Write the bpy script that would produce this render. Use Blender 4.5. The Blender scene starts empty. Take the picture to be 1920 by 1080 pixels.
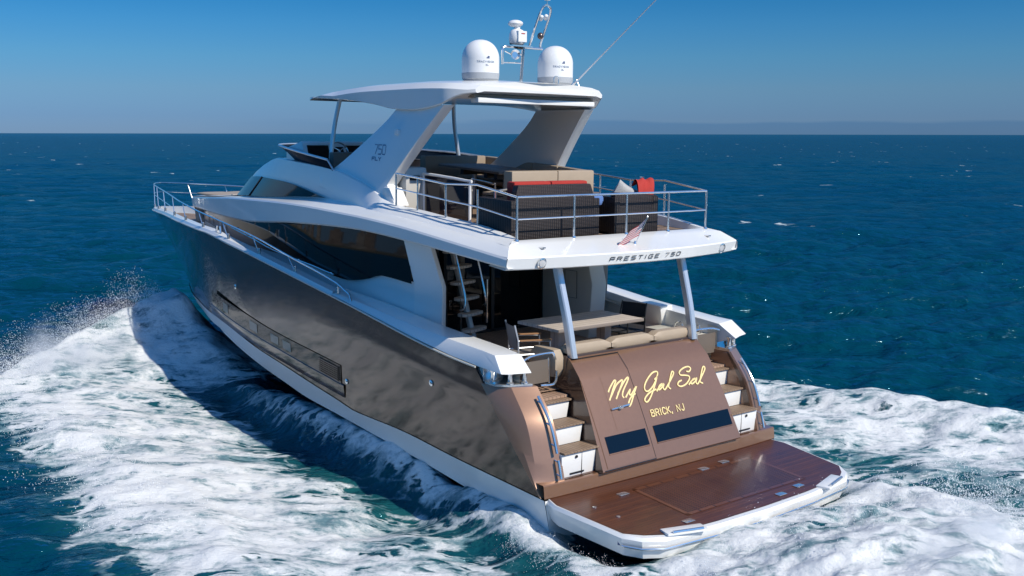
import bpy, bmesh, math, random
import numpy as np
from mathutils import Vector, Matrix
R_ = math.radians
scene = bpy.context.scene
COL = scene.collection
SEA_Z = -0.62
HEEL = Matrix.Rotation(R_(0.568), 4, 'X')          # the boat leans half a degree

# ------------------------------------------------------------------ camera, sky, sun, exposure
cam_d = bpy.data.cameras.new('camera')
cam = bpy.data.objects.new('camera', cam_d)
COL.objects.link(cam)
scene.camera = cam
cam_d.sensor_width = 36.0
cam_d.lens = 36.0 * 1950.0 / 1920.0
cam_d.clip_start = 0.1
cam_d.clip_end = 60000
_M = Matrix(((-0.62114876, 0.11600037, -0.77506008), (-0.78363418, -0.07985037, 0.61606931), (0.00957543, 0.99003426, 0.14050081))).to_4x4()
cam.matrix_world = HEEL @ (Matrix.Translation((-10.4029093, 11.37110452, 4.85544566)) @ _M)

SUN = Vector((-0.735, -0.17, 0.655)).normalized()      # towards the sun: low over the port quarter's wake, astern
sun_el = math.asin(SUN.z)
sun_az = math.atan2(SUN.x, SUN.y)                    # clockwise from +Y
world = bpy.data.worlds.new('World')
scene.world = world
world.use_nodes = True
nt = world.node_tree
nt.nodes.clear()
sky = nt.nodes.new('ShaderNodeTexSky')
sky.sky_type = 'NISHITA'
sky.sun_disc = False
sky.sun_elevation = sun_el
sky.sun_rotation = sun_az
sky.altitude = 0
sky.air_density = 1.0
sky.dust_density = 0.15
sky.ozone_density = 3.0
# blue overhead, brightened as fill for the shaded sides, greyer blue at the horizon with a thin bank of far sea haze
tc = nt.nodes.new('ShaderNodeTexCoord')
sep = nt.nodes.new('ShaderNodeSeparateXYZ')
nt.links.new(tc.outputs['Generated'], sep.inputs[0])
ramp = nt.nodes.new('ShaderNodeValToRGB')
cr = ramp.color_ramp
cr.elements[0].position = 0.0
cr.elements[0].color = (0.139, 0.249, 0.543, 1)
cr.elements[1].position = 0.60
cr.elements[1].color = (0.24, 0.66, 0.98, 1)
for p_, c_ in ((0.0164, (0.132, 0.2457, 0.528, 1)), (0.0413, (0.1518, 0.2794, 0.4957, 1)), (0.0708, (0.1291, 0.308, 0.5097, 1)), (0.1, (0.0917, 0.3043, 0.5229, 1)), (0.124, (0.0587, 0.2838, 0.506, 1)), (0.2, (0.075, 0.4, 0.7, 1)), (0.35, (0.13, 0.56, 0.92, 1))):
    e_ = cr.elements.new(p_)
    e_.color = c_
nt.links.new(sep.outputs['Z'], ramp.inputs['Fac'])
mulc = nt.nodes.new('ShaderNodeMix')
mulc.data_type = 'RGBA'
mulc.blend_type = 'MULTIPLY'
mulc.inputs[0].default_value = 1.0
nt.links.new(sky.outputs[0], mulc.inputs[6])
nt.links.new(ramp.outputs[0], mulc.inputs[7])
# haze bank: a low ragged band
nz = nt.nodes.new('ShaderNodeTexNoise')
nz.inputs['Scale'].default_value = 5.0
nz.inputs['Detail'].default_value = 6.0
mp = nt.nodes.new('ShaderNodeMapping')
mp.inputs['Scale'].default_value = (1, 1, 9)
nt.links.new(tc.outputs['Generated'], mp.inputs[0])
nt.links.new(mp.outputs[0], nz.inputs['Vector'])
sx_ = nt.nodes.new('ShaderNodeMath'); sx_.operation = 'MULTIPLY_ADD'
sx_.inputs[1].default_value = 0.016; sx_.inputs[2].default_value = 0.0045
nt.links.new(nz.outputs['Fac'], sx_.inputs[0])
df = nt.nodes.new('ShaderNodeMath'); df.operation = 'SUBTRACT'
nt.links.new(sx_.outputs[0], df.inputs[0]); nt.links.new(sep.outputs['Z'], df.inputs[1])
mr = nt.nodes.new('ShaderNodeMapRange')
mr.inputs[1].default_value = -0.001; mr.inputs[2].default_value = 0.002
nt.links.new(df.outputs[0], mr.inputs[0])
# the bank lies to the right of the bow only
dotn = nt.nodes.new('ShaderNodeVectorMath'); dotn.operation = 'DOT_PRODUCT'
dotn.inputs[1].default_value = (0.61, -0.79, 0)
nt.links.new(tc.outputs['Generated'], dotn.inputs[0])
mr2 = nt.nodes.new('ShaderNodeMapRange')
mr2.inputs[1].default_value = 0.86; mr2.inputs[2].default_value = 0.99
nt.links.new(dotn.outputs['Value'], mr2.inputs[0])
mm = nt.nodes.new('ShaderNodeMath'); mm.operation = 'MULTIPLY'
nt.links.new(mr.outputs[0], mm.inputs[0]); nt.links.new(mr2.outputs[0], mm.inputs[1])
mm2 = nt.nodes.new('ShaderNodeMath'); mm2.operation = 'MULTIPLY'; mm2.inputs[1].default_value = 0.55
nt.links.new(mm.outputs[0], mm2.inputs[0])
bank = nt.nodes.new('ShaderNodeMix'); bank.data_type = 'RGBA'; bank.blend_type = 'MULTIPLY'
nt.links.new(mm2.outputs[0], bank.inputs[0])
nt.links.new(mulc.outputs[2], bank.inputs[6])
bank.inputs[7].default_value = (0.45, 0.70, 0.88, 1)
bg = nt.nodes.new('ShaderNodeBackground')
bg.inputs['Strength'].default_value = 0.15
nt.links.new(bank.outputs[2], bg.inputs['Color'])
wo = nt.nodes.new('ShaderNodeOutputWorld')
nt.links.new(bg.outputs[0], wo.inputs[0])

sun_d = bpy.data.lights.new('sun', 'SUN')
sun_d.energy = 4.7
sun_d.angle = R_(0.53)
sun_d.color = (1.0, 0.93, 0.82)
sun_o = bpy.data.objects.new('sun', sun_d)
COL.objects.link(sun_o)
sun_o.rotation_euler = SUN.to_track_quat('Z', 'Y').to_euler()
vs = scene.view_settings
vs.view_transform = 'Standard'
vs.look = 'None'
vs.exposure = 0.0
vs.gamma = 1.0
scene.cycles.max_bounces = 8
scene.cycles.volume_bounces = 4
scene.cycles.glossy_bounces = 4
scene.cycles.transparent_max_bounces = 12
scene.cycles.caustics_reflective = False
scene.cycles.caustics_refractive = False

# ------------------------------------------------------------------ materials
def new_mat(name):
    m = bpy.data.materials.new(name)
    m.use_nodes = True
    t = m.node_tree
    b = t.nodes['Principled BSDF']
    return m, t, b
def S(b, **k):
    for n, v in k.items():
        n = {'base': 'Base Color', 'rough': 'Roughness', 'metal': 'Metallic', 'coat': 'Coat Weight', 'coatr': 'Coat Roughness', 'spec': 'Specular IOR Level', 'ior': 'IOR', 'trans': 'Transmission Weight', 'sheen': 'Sheen Weight', 'alpha': 'Alpha'}.get(n, n)
        b.inputs[n].default_value = (tuple(v) + (1,)) if isinstance(v, (tuple, list)) and len(v) == 3 else v
def node(t, typ, **k):
    n = t.nodes.new(typ)
    for a, v in k.items():
        if a.startswith('i_'):
            n.inputs[a[2:].replace('_', ' ')].default_value = v
        else:
            setattr(n, a, v)
    return n
def vary(t, b, base, amt=0.12, scale=3.0, rough=None, ramt=0.1, bump=0.0, bscale=40.0):
    """break up a flat surface: slight colour, gloss and relief changes"""
    tcn = node(t, 'ShaderNodeTexCoord')
    n = node(t, 'ShaderNodeTexNoise'); n.inputs['Scale'].default_value = scale; n.inputs['Detail'].default_value = 5
    t.links.new(tcn.outputs['Object'], n.inputs['Vector'])
    mx = node(t, 'ShaderNodeMix', data_type='RGBA')
    mx.inputs[6].default_value = tuple(c * (1 - amt) for c in base) + (1,)
    mx.inputs[7].default_value = tuple(min(1, c * (1 + amt)) for c in base) + (1,)
    t.links.new(n.outputs['Fac'], mx.inputs[0])
    t.links.new(mx.outputs[2], b.inputs['Base Color'])
    if rough is not None:
        r = node(t, 'ShaderNodeMapRange')
        r.inputs[3].default_value = max(0.01, rough - ramt); r.inputs[4].default_value = rough + ramt
        t.links.new(n.outputs['Fac'], r.inputs[0]); t.links.new(r.outputs[0], b.inputs['Roughness'])
    if bump:
        n2 = node(t, 'ShaderNodeTexNoise'); n2.inputs['Scale'].default_value = bscale; n2.inputs['Detail'].default_value = 3
        t.links.new(tcn.outputs['Object'], n2.inputs['Vector'])
        bp = node(t, 'ShaderNodeBump'); bp.inputs['Strength'].default_value = bump; bp.inputs['Distance'].default_value = 0.01
        t.links.new(n2.outputs['Fac'], bp.inputs['Height']); t.links.new(bp.outputs[0], b.inputs['Normal'])
def simple(name, base, rough=0.5, metal=0.0, coat=0.0, amt=0.08, scale=3.0, bump=0.0, bscale=40.0, ramt=0.06, **k):
    m, t, b = new_mat(name)
    S(b, rough=rough, metal=metal, coat=coat, coatr=0.04, **k)
    vary(t, b, base, amt, scale, rough, min(ramt, rough * 0.6), bump, bscale)
    return m
def plank(name, base, dark, seam, width, axis=1, rough=0.6, coat=0.0, grid=None, amt=0.35):
    """teak strips along X with dark caulking; grid = slat spacing of a grating across"""
    m, t, b = new_mat(name)
    S(b, rough=rough, coat=coat, coatr=0.12)
    tcn = node(t, 'ShaderNodeTexCoord')
    sp = node(t, 'ShaderNodeSeparateXYZ'); t.links.new(tcn.outputs['Object'], sp.inputs[0])
    def saw(out, w):
        d = node(t, 'ShaderNodeMath', operation='DIVIDE'); d.inputs[1].default_value = w; t.links.new(out, d.inputs[0])
        f = node(t, 'ShaderNodeMath', operation='FRACT'); t.links.new(d.outputs[0], f.inputs[0])
        return d, f
    d, f = saw(sp.outputs[axis], width)
    fl = node(t, 'ShaderNodeMath', operation='FLOOR'); t.links.new(d.outputs[0], fl.inputs[0])
    wn = node(t, 'ShaderNodeTexWhiteNoise', noise_dimensions='1D'); t.links.new(fl.outputs[0], wn.inputs['W'])
    mpn = node(t, 'ShaderNodeMapping'); sc = [3, 3, 3]; sc[axis] = 45; mpn.inputs['Scale'].default_value = sc
    t.links.new(tcn.outputs['Object'], mpn.inputs[0])
    g = node(t, 'ShaderNodeTexNoise'); g.inputs['Scale'].default_value = 1.0; g.inputs['Detail'].default_value = 6
    t.links.new(mpn.outputs[0], g.inputs['Vector'])
    big = node(t, 'ShaderNodeTexNoise'); big.inputs['Scale'].default_value = 1.1; big.inputs['Detail'].default_value = 3
    t.links.new(tcn.outputs['Object'], big.inputs['Vector'])
    a1 = node(t, 'ShaderNodeMath', operation='MULTIPLY_ADD'); a1.inputs[1].default_value = amt; t.links.new(wn.outputs['Value'], a1.inputs[0]); t.links.new(g.outputs['Fac'], a1.inputs[2])
    a2 = node(t, 'ShaderNodeMath', operation='MULTIPLY_ADD'); a2.inputs[1].default_value = 0.9; a2.inputs[2].default_value = -0.45; t.links.new(big.outputs['Fac'], a2.inputs[0])
    a3 = node(t, 'ShaderNodeMath', operation='ADD'); t.links.new(a1.outputs[0], a3.inputs[0]); t.links.new(a2.outputs[0], a3.inputs[1])
    mx = node(t, 'ShaderNodeMix', data_type='RGBA'); mx.clamp_factor = True
    mx.inputs[6].default_value = tuple(dark) + (1,); mx.inputs[7].default_value = tuple(base) + (1,)
    t.links.new(a3.outputs[0], mx.inputs[0])
    lt = node(t, 'ShaderNodeMath', operation='LESS_THAN'); lt.inputs[1].default_value = 0.10; t.links.new(f.outputs[0], lt.inputs[0])
    fac = lt
    if grid:
        d2, f2 = saw(sp.outputs[1 - axis], grid)
        lt2 = node(t, 'ShaderNodeMath', operation='LESS_THAN'); lt2.inputs[1].default_value = 0.38; t.links.new(f2.outputs[0], lt2.inputs[0])
        lt.inputs[1].default_value = 0.38
        mu = node(t, 'ShaderNodeMath', operation='MAXIMUM'); t.links.new(lt.outputs[0], mu.inputs[0]); t.links.new(lt2.outputs[0], mu.inputs[1])
        inv = node(t, 'ShaderNodeMath', operation='SUBTRACT'); inv.inputs[0].default_value = 1.0; t.links.new(mu.outputs[0], inv.inputs[1])
        fac = inv
    mx2 = node(t, 'ShaderNodeMix', data_type='RGBA'); t.links.new(fac.outputs[0], mx2.inputs[0])
    t.links.new(mx.outputs[2], mx2.inputs[6]); mx2.inputs[7].default_value = tuple(seam) + (1,)
    t.links.new(mx2.outputs[2], b.inputs['Base Color'])
    rr = node(t, 'ShaderNodeMapRange'); rr.inputs[3].default_value = max(.05, rough - .15); rr.inputs[4].default_value = rough + .15
    t.links.new(big.outputs['Fac'], rr.inputs[0]); t.links.new(rr.outputs[0], b.inputs['Roughness'])
    bp = node(t, 'ShaderNodeBump'); bp.inputs['Strength'].default_value = 0.5; bp.inputs['Distance'].default_value = 0.004; bp.invert = True
    t.links.new(fac.outputs[0], bp.inputs['Height']); t.links.new(bp.outputs[0], b.inputs['Normal'])
    return m

MT = {}
MT['white'] = simple('white_gelcoat', (0.80, 0.80, 0.78), 0.22, coat=0.35, amt=0.03, scale=1.5)
MT['cream'] = simple('cream_gelcoat', (0.62, 0.60, 0.53), 0.4, coat=0.1, amt=0.04)
MT['teak'] = plank('dry_teak', (0.30, 0.205, 0.135), (0.17, 0.11, 0.07), (0.02, 0.017, 0.015), 0.06)
MT['teak_bright'] = plank('brightened_teak', (0.46, 0.31, 0.22), (0.29, 0.18, 0.12), (0.02, 0.015, 0.012), 0.075)  # teak lightened to make up for weak light in the cockpit
MT['teak_wet'] = plank('wet_teak', (0.135, 0.043, 0.016), (0.028, 0.009, 0.006), (0.008, 0.005, 0.004), 0.056, axis=0, rough=0.33, coat=0.22)
MT['grating'] = plank('wet_grating', (0.13, 0.045, 0.02), (0.05, 0.015, 0.009), (0.014, 0.006, 0.005), 0.044, rough=0.38, coat=0.3, grid=0.044)
MT['table'] = plank('weathered_teak', (0.55, 0.48, 0.41), (0.42, 0.36, 0.30), (0.24, 0.20, 0.17), 0.125, axis=0, rough=0.65, amt=0.4)
MT['steel'] = simple('polished_steel', (0.80, 0.80, 0.79), 0.13, metal=0.88, amt=0.02, ramt=0.04)
MT['brushed'] = simple('brushed_steel', (0.66, 0.68, 0.70), 0.30, metal=0.6, amt=0.04)
MT['black'] = simple('black_trim', (0.012, 0.012, 0.013), 0.35, amt=0.2)
MT['rubber'] = simple('dark_antifouling', (0.010, 0.013, 0.018), 0.5, amt=0.3)
MT['beige'] = simple('beige_vinyl', (0.40, 0.315, 0.225), 0.55, amt=0.07, scale=6, bump=0.15, bscale=25)
MT['beige_dark'] = simple('taupe_vinyl', (0.20, 0.155, 0.115), 0.55, amt=0.08, scale=6, bump=0.12, bscale=25)
MT['red'] = simple('red_canvas', (0.42, 0.032, 0.022), 0.85, amt=0.15, scale=9, bump=0.4, bscale=60)
MT['grey_cloth'] = simple('grey_cloth', (0.42, 0.41, 0.40), 0.9, amt=0.12, scale=9, bump=0.4, bscale=60)
MT['dark_cloth'] = simple('charcoal_sling', (0.025, 0.025, 0.028), 0.8, amt=0.15, scale=20, bump=0.2, bscale=90)
MT['taupe_cloth'] = simple('taupe_sling', (0.20, 0.18, 0.165), 0.8, amt=0.1, scale=20, bump=0.2, bscale=90)
MT['armwood'] = simple('arm_wood', (0.33, 0.17, 0.075), 0.5, amt=0.2, scale=12)
MT['gold'] = simple('gold_leaf', (0.86, 0.66, 0.30), 0.42, amt=0.22, scale=26)
MT['letter'] = simple('charcoal_letter', (0.025, 0.027, 0.03), 0.4)
MT['letter_blue'] = simple('blue_grey_letter', (0.16, 0.22, 0.32), 0.5)
MT['logo_blue'] = simple('navy_mark', (0.02, 0.05, 0.17), 0.5)
MT['dome'] = simple('radome_white', (0.80, 0.80, 0.79), 0.38, coat=0.15, amt=0.02)
MT['dome_base'] = simple('radome_grey', (0.40, 0.42, 0.44), 0.5, amt=0.05)
MT['horn'] = simple('horn_bronze', (0.16, 0.12, 0.11), 0.3, metal=0.8)

def glass_dark(name, base, rough=0.03, wave=0.0, spec=0.5):
    m, t, b = new_mat(name)
    S(b, base=base, rough=rough, spec=spec, coat=0.0)
    tcn = node(t, 'ShaderNodeTexCoord')
    n = node(t, 'ShaderNodeTexNoise'); n.inputs['Scale'].default_value = 0.8; n.inputs['Detail'].default_value = 1.0
    t.links.new(tcn.outputs['Object'], n.inputs['Vector'])
    bp = node(t, 'ShaderNodeBump'); bp.inputs['Strength'].default_value = wave; bp.inputs['Distance'].default_value = 0.05
    t.links.new(n.outputs['Fac'], bp.inputs['Height']); t.links.new(bp.outputs[0], b.inputs['Normal'])
    return m
MT['glass'] = glass_dark('black_glass', (0.004, 0.005, 0.006), 0.02, 0.010)
MT['glass'].node_tree.nodes['Principled BSDF'].inputs['IOR'].default_value = 1.30
MT['tint'] = glass_dark('smoked_glass', (0.008, 0.013, 0.017), 0.06, 0.05)
MT['blue_glass'] = glass_dark('navy_glass', (0.004, 0.010, 0.020), 0.10, 0.05, .25)
MT['wind_tint'] = glass_dark('windscreen_tint', (0.008, 0.016, 0.028), 0.2, 0.02, .12)
MT['wind_tint'].node_tree.nodes['Principled BSDF'].inputs['IOR'].default_value = 1.08
MT['screen'] = glass_dark('dead_screen', (0.008, 0.009, 0.010), 0.15)
MT['lens'] = simple('lamp_lens', (0.55, 0.55, 0.55), 0.15, amt=0.05)

def brown_paint(name, base, metal, rough, coat_ior=1.5, spec=.5, coatr=.03):
    m, t, b = new_mat(name)
    S(b, metal=metal, rough=rough, coat=1.0, coatr=coatr, spec=spec)
    b.inputs['Coat IOR'].default_value = coat_ior
    tcn = node(t, 'ShaderNodeTexCoord')
    n = node(t, 'ShaderNodeTexNoise'); n.inputs['Scale'].default_value = 14; n.inputs['Detail'].default_value = 3
    n2 = node(t, 'ShaderNodeTexNoise'); n2.inputs['Scale'].default_value = 0.9; n2.inputs['Detail'].default_value = 6
    t.links.new(tcn.outputs['Object'], n.inputs['Vector']); t.links.new(tcn.outputs['Object'], n2.inputs['Vector'])
    mx = node(t, 'ShaderNodeMix', data_type='RGBA')
    mx.inputs[6].default_value = tuple(c * .90 for c in base) + (1,); mx.inputs[7].default_value = tuple(c * 1.10 for c in base) + (1,)
    ad = node(t, 'ShaderNodeMath', operation='MULTIPLY_ADD'); ad.inputs[1].default_value = .6; t.links.new(n.outputs['Fac'], ad.inputs[0])
    h = node(t, 'ShaderNodeMath', operation='MULTIPLY'); h.inputs[1].default_value = .4; t.links.new(n2.outputs['Fac'], h.inputs[0]); t.links.new(h.outputs[0], ad.inputs[2])
    t.links.new(ad.outputs[0], mx.inputs[0]); t.links.new(mx.outputs[2], b.inputs['Base Color'])
    n3 = node(t, 'ShaderNodeTexNoise'); n3.inputs['Scale'].default_value = 2.2; n3.inputs['Detail'].default_value = 2
    t.links.new(tcn.outputs['Object'], n3.inputs['Vector'])
    bp = node(t, 'ShaderNodeBump'); bp.inputs['Strength'].default_value = 0.001; bp.inputs['Distance'].default_value = 0.05
    t.links.new(n3.outputs['Fac'], bp.inputs['Height']); t.links.new(bp.outputs[0], b.inputs['Coat Normal'])
    return m
MT['wing'] = brown_paint('quarter_bronze_paint', (0.30, 0.165, 0.098), 0.3, 0.34)
MT['brown'] = brown_paint('bronze_metallic_paint', (0.295, 0.155, 0.086), 0.5, 0.34)
MT['brown_hull'] = brown_paint('shaded_bronze_paint', (0.060, 0.027, 0.0125), 0.32, 0.26, 1.5, .3, .06)  # same bronze as the transom panel, darkened to paint in the hull's shade

def wicker(name):
    m, t, b = new_mat(name)
    S(b, rough=0.55)
    tcn = node(t, 'ShaderNodeTexCoord')
    w1 = node(t, 'ShaderNodeTexWave', wave_type='BANDS', bands_direction='Y'); w1.inputs['Scale'].default_value = 7.5; w1.inputs['Distortion'].default_value = 0.6
    w2 = node(t, 'ShaderNodeTexWave', wave_type='BANDS', bands_direction='Z'); w2.inputs['Scale'].default_value = 15; w2.inputs['Distortion'].default_value = 0.6
    w3 = node(t, 'ShaderNodeTexWave', wave_type='BANDS', bands_direction='X'); w3.inputs['Scale'].default_value = 7.5
    for w in (w1, w2, w3): t.links.new(tcn.outputs['Object'], w.inputs['Vector'])
    mu = node(t, 'ShaderNodeMath', operation='MULTIPLY'); t.links.new(w1.outputs['Fac'], mu.inputs[0]); t.links.new(w2.outputs['Fac'], mu.inputs[1])
    ad = node(t, 'ShaderNodeMath', operation='MULTIPLY_ADD'); ad.inputs[1].default_value = .35; t.links.new(w3.outputs['Fac'], ad.inputs[0]); t.links.new(mu.outputs[0], ad.inputs[2])
    mx = node(t, 'ShaderNodeMix', data_type='RGBA'); mx.clamp_factor = True
    mx.inputs[6].default_value = (0.004, 0.003, 0.004, 1); mx.inputs[7].default_value = (0.034, 0.020, 0.019, 1)
    t.links.new(ad.outputs[0], mx.inputs[0]); t.links.new(mx.outputs[2], b.inputs['Base Color'])
    bp = node(t, 'ShaderNodeBump'); bp.inputs['Strength'].default_value = .8; bp.inputs['Distance'].default_value = .01
    t.links.new(ad.outputs[0], bp.inputs['Height']); t.links.new(bp.outputs[0], b.inputs['Normal'])
    return m
MT['wicker'] = wicker('dark_wicker')

def clear_tint(name, col, alpha):
    m, t, b = new_mat(name)
    S(b, base=col, rough=0.05, alpha=alpha, spec=.3)
    return m
MT['gate_glass'] = clear_tint('smoked_acrylic', (0.012, 0.011, 0.022), 0.93)

# ------------------------------------------------------------------ mesh helpers
class MB:
    def __init__(s): s.v = []; s.f = []
    def add(s, vs_, fs):
        o = len(s.v); s.v += [tuple(float(c) for c in p) for p in vs_]; s.f += [tuple(i + o for i in q) for q in fs]; return s
    def grid(s, rows, close_u=False, close_v=False):
        n, m = len(rows), len(rows[0]); fs = []
        for i in range(n - (0 if close_u else 1)):
            for j in range(m - (0 if close_v else 1)):
                a, b_, c, d = i * m + j, i * m + (j + 1) % m, ((i + 1) % n) * m + (j + 1) % m, ((i + 1) % n) * m + j
                fs.append((a, b_, c, d))
        return s.add([p for r in rows for p in r], fs)
    def poly(s, pts): return s.add(pts, [tuple(range(len(pts)))])
    def prism(s, pts, off):
        """a flat outline given thickness along off"""
        off = Vector(off); n = len(pts); P = [Vector(p) for p in pts]; Q = [p + off for p in P]
        fs = [tuple(range(n))[::-1], tuple(range(n, 2 * n))] + [(i, (i + 1) % n, n + (i + 1) % n, n + i) for i in range(n)]
        return s.add(P + Q, fs)
    def hexa(s, b4, t4):
        fs = [(3, 2, 1, 0), (4, 5, 6, 7)] + [(i, (i + 1) % 4, 4 + (i + 1) % 4, 4 + i) for i in range(4)]
        return s.add(list(b4) + list(t4), fs)
    def box(s, x0, x1, y0, y1, z0, z1, sl=0.0):
        """box; sl = rise of z per metre of x, as the deck has"""
        f = lambda x, y, z: (x, y, z + sl * (x - x0))
        return s.hexa([f(x0, y0, z0), f(x1, y0, z0), f(x1, y1, z0), f(x0, y1, z0)], [f(x0, y0, z1), f(x1, y0, z1), f(x1, y1, z1), f(x0, y1, z1)])
    def tube(s, pts, r, n=8, closed=False, caps=True):
        P = [Vector(p) for p in pts]; m = len(P); rows = []
        rr = r if isinstance(r, (list, tuple)) else [r] * m
        prev = None
        for i in range(m):
            if closed: d = (P[(i + 1) % m] - P[i - 1])
            else: d = (P[min(i + 1, m - 1)] - P[max(i - 1, 0)])
            d = d.normalized()
            if prev is None:
                a = Vector((0, 0, 1)) if abs(d.z) < .9 else Vector((1, 0, 0))
                u = d.cross(a).normalized()
            else:
                u = (prev - d * prev.dot(d)).normalized()
            prev = u; w = d.cross(u)
            rows.append([P[i] + (u * math.cos(k * 2 * math.pi / n) + w * math.sin(k * 2 * math.pi / n)) * rr[i] for k in range(n)])
        s.grid(rows, close_u=closed, close_v=True)
        if caps and not closed:
            s.poly(rows[0][::-1]); s.poly(rows[-1])
        return s
    def lathe(s, prof, c=(0, 0, 0), n=24, axis=None):
        c = Vector(c); q = Vector((0, 0, 1)).rotation_difference(Vector(axis)) if axis else None; rows = []
        for r, z in prof:
            row = []
            for k in range(n):
                p = Vector((r * math.cos(k * 2 * math.pi / n), r * math.sin(k * 2 * math.pi / n), z))
                row.append(c + (q @ p if q else p))
            rows.append(row)
        s.grid(rows, close_v=True)
        s.poly(rows[0][::-1]); s.poly(rows[-1])
        return s
    def ball(s, c, rx, ry=None, rz=None, n=14):
        ry = ry or rx; rz = rz or rx; rows = []
        for i in range(n // 2 + 1):
            a = -math.pi / 2 + math.pi * i / (n // 2); cr_ = max(1e-4, math.cos(a))
            rows.append([(c[0] + rx * cr_ * math.cos(k * 2 * math.pi / n), c[1] + ry * cr_ * math.sin(k * 2 * math.pi / n), c[2] + rz * math.sin(a)) for k in range(n)])
        return s.grid(rows, close_v=True)
    def cushion(s, x0, x1, y0, y1, z0, z1, bulge=.03, n=8, sl=0.0):
        """soft pillow shape"""
        rows = []
        for side in (1, -1):
            for i in range(n + 1):
                row = []
                for j in range(n + 1):
                    u, w = (i / n) * 2 - 1, (j / n) * 2 - 1
                    k = (1 - u ** 6) * (1 - w ** 6)
                    h = (z1 - z0) / 2 * (.72 + .28 * k ** .5) + bulge * k
                    x = x0 + (x1 - x0) * i / n
                    row.append((x, y0 + (y1 - y0) * j / n, (z0 + z1) / 2 + side * h * (1 if k > 0 else .55) + sl * (x - x0)))
                rows.append(row if side > 0 else row)
        a, b_ = rows[:n + 1], rows[n + 1:]
        s.grid(a); s.grid([r[::-1] for r in b_])
        def rim(r): return [r[0][j] for j in range(n)] + [r[i][n] for i in range(n)] + [r[n][j] for j in range(n, 0, -1)] + [r[i][0] for i in range(n, 0, -1)]
        s.grid([rim(b_), rim(a)], close_v=True)
        return s
    def flip(s): s.f = [q[::-1] for q in s.f]; return s
    def mirror(s):
        o = len(s.v); v = [(x, -y, z) for x, y, z in s.v]; f = [tuple(i + o for i in q[::-1]) for q in s.f]
        s.v += v; s.f += f; return s
    def side(s, sg):
        if sg < 0: s.v = [(x, -y, z) for x, y, z in s.v]; s.f = [q[::-1] for q in s.f]
        return s
    def build(s, name, m, parent=None, bevel=0.0, smooth=35, loc=None, fix=True):
        me = bpy.data.meshes.new(name)
        me.from_pydata(s.v, [], s.f)
        if fix or bevel:
            bm = bmesh.new(); bm.from_mesh(me)
            bmesh.ops.remove_doubles(bm, verts=bm.verts, dist=1e-5)
            bmesh.ops.recalc_face_normals(bm, faces=bm.faces)
            if bevel:
                es = [e for e in bm.edges if len(e.link_faces) == 2 and e.calc_face_angle(0) > R_(28)]
                bmesh.ops.bevel(bm, geom=es, offset=bevel, segments=2, profile=.6, affect='EDGES', clamp_overlap=True)
            bm.to_mesh(me); bm.free()
        me.materials.append(MT[m] if isinstance(m, str) else m)
        if smooth:
            me.polygons.foreach_set('use_smooth', [True] * len(me.polygons))
            me.set_sharp_from_angle(angle=R_(smooth))
        o = bpy.data.objects.new(name, me)
        COL.objects.link(o)
        if parent: o.parent = parent
        if loc: o.location = loc
        return o
def empty(name, loc=(0, 0, 0), rz=0.0):
    o = bpy.data.objects.new(name, None); COL.objects.link(o); o.location = loc; o.rotation_euler = (0, 0, rz); o.empty_display_size = .3
    return o
def tag(o, label=None, cat=None, group=None, kind=None):
    if label: o['label'] = label
    if cat: o['category'] = cat
    if group: o['group'] = group
    if kind: o['kind'] = kind
    return o
def copy_tree(o, parent=None):
    c = o.copy(); COL.objects.link(c); c.parent = parent
    for ch in list(o.children): copy_tree(ch, c)
    return c
def pch(xs, ys):
    """monotone cubic through the points"""
    xs = np.array(xs, float); ys = np.array(ys, float); h = np.diff(xs); d = np.diff(ys) / h
    m = np.zeros(len(xs)); m[0], m[-1] = d[0], d[-1]
    for i in range(1, len(xs) - 1):
        m[i] = 0 if d[i - 1] * d[i] <= 0 else 2 * d[i - 1] * d[i] / (d[i - 1] + d[i])
    def f(x):
        x = np.clip(np.asarray(x, float), xs[0], xs[-1]); i = np.clip(np.searchsorted(xs, x) - 1, 0, len(h) - 1)
        t = (x - xs[i]) / h[i]; t2, t3 = t * t, t ** 3
        return (2 * t3 - 3 * t2 + 1) * ys[i] + (t3 - 2 * t2 + t) * h[i] * m[i] + (-2 * t3 + 3 * t2) * ys[i + 1] + (t3 - t2) * h[i] * m[i + 1]
    return f
def spline(pts, n=6, closed=False):
    P = [Vector(p) for p in pts]; out = []; N = len(P)
    for i in range(N if closed else N - 1):
        p0 = P[i - 1] if (i or closed) else P[0]; p1 = P[i]; p2 = P[(i + 1) % N]; p3 = P[(i + 2) % N] if (closed or i + 2 < N) else P[-1]
        for k in range(n):
            t = k / n
            out.append(.5 * ((2 * p1) + (p2 - p0) * t + (2 * p0 - 5 * p1 + 4 * p2 - p3) * t * t + (3 * p1 - p0 - 3 * p2 + p3) * t ** 3))
    if not closed: out.append(P[-1])
    return out
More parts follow.
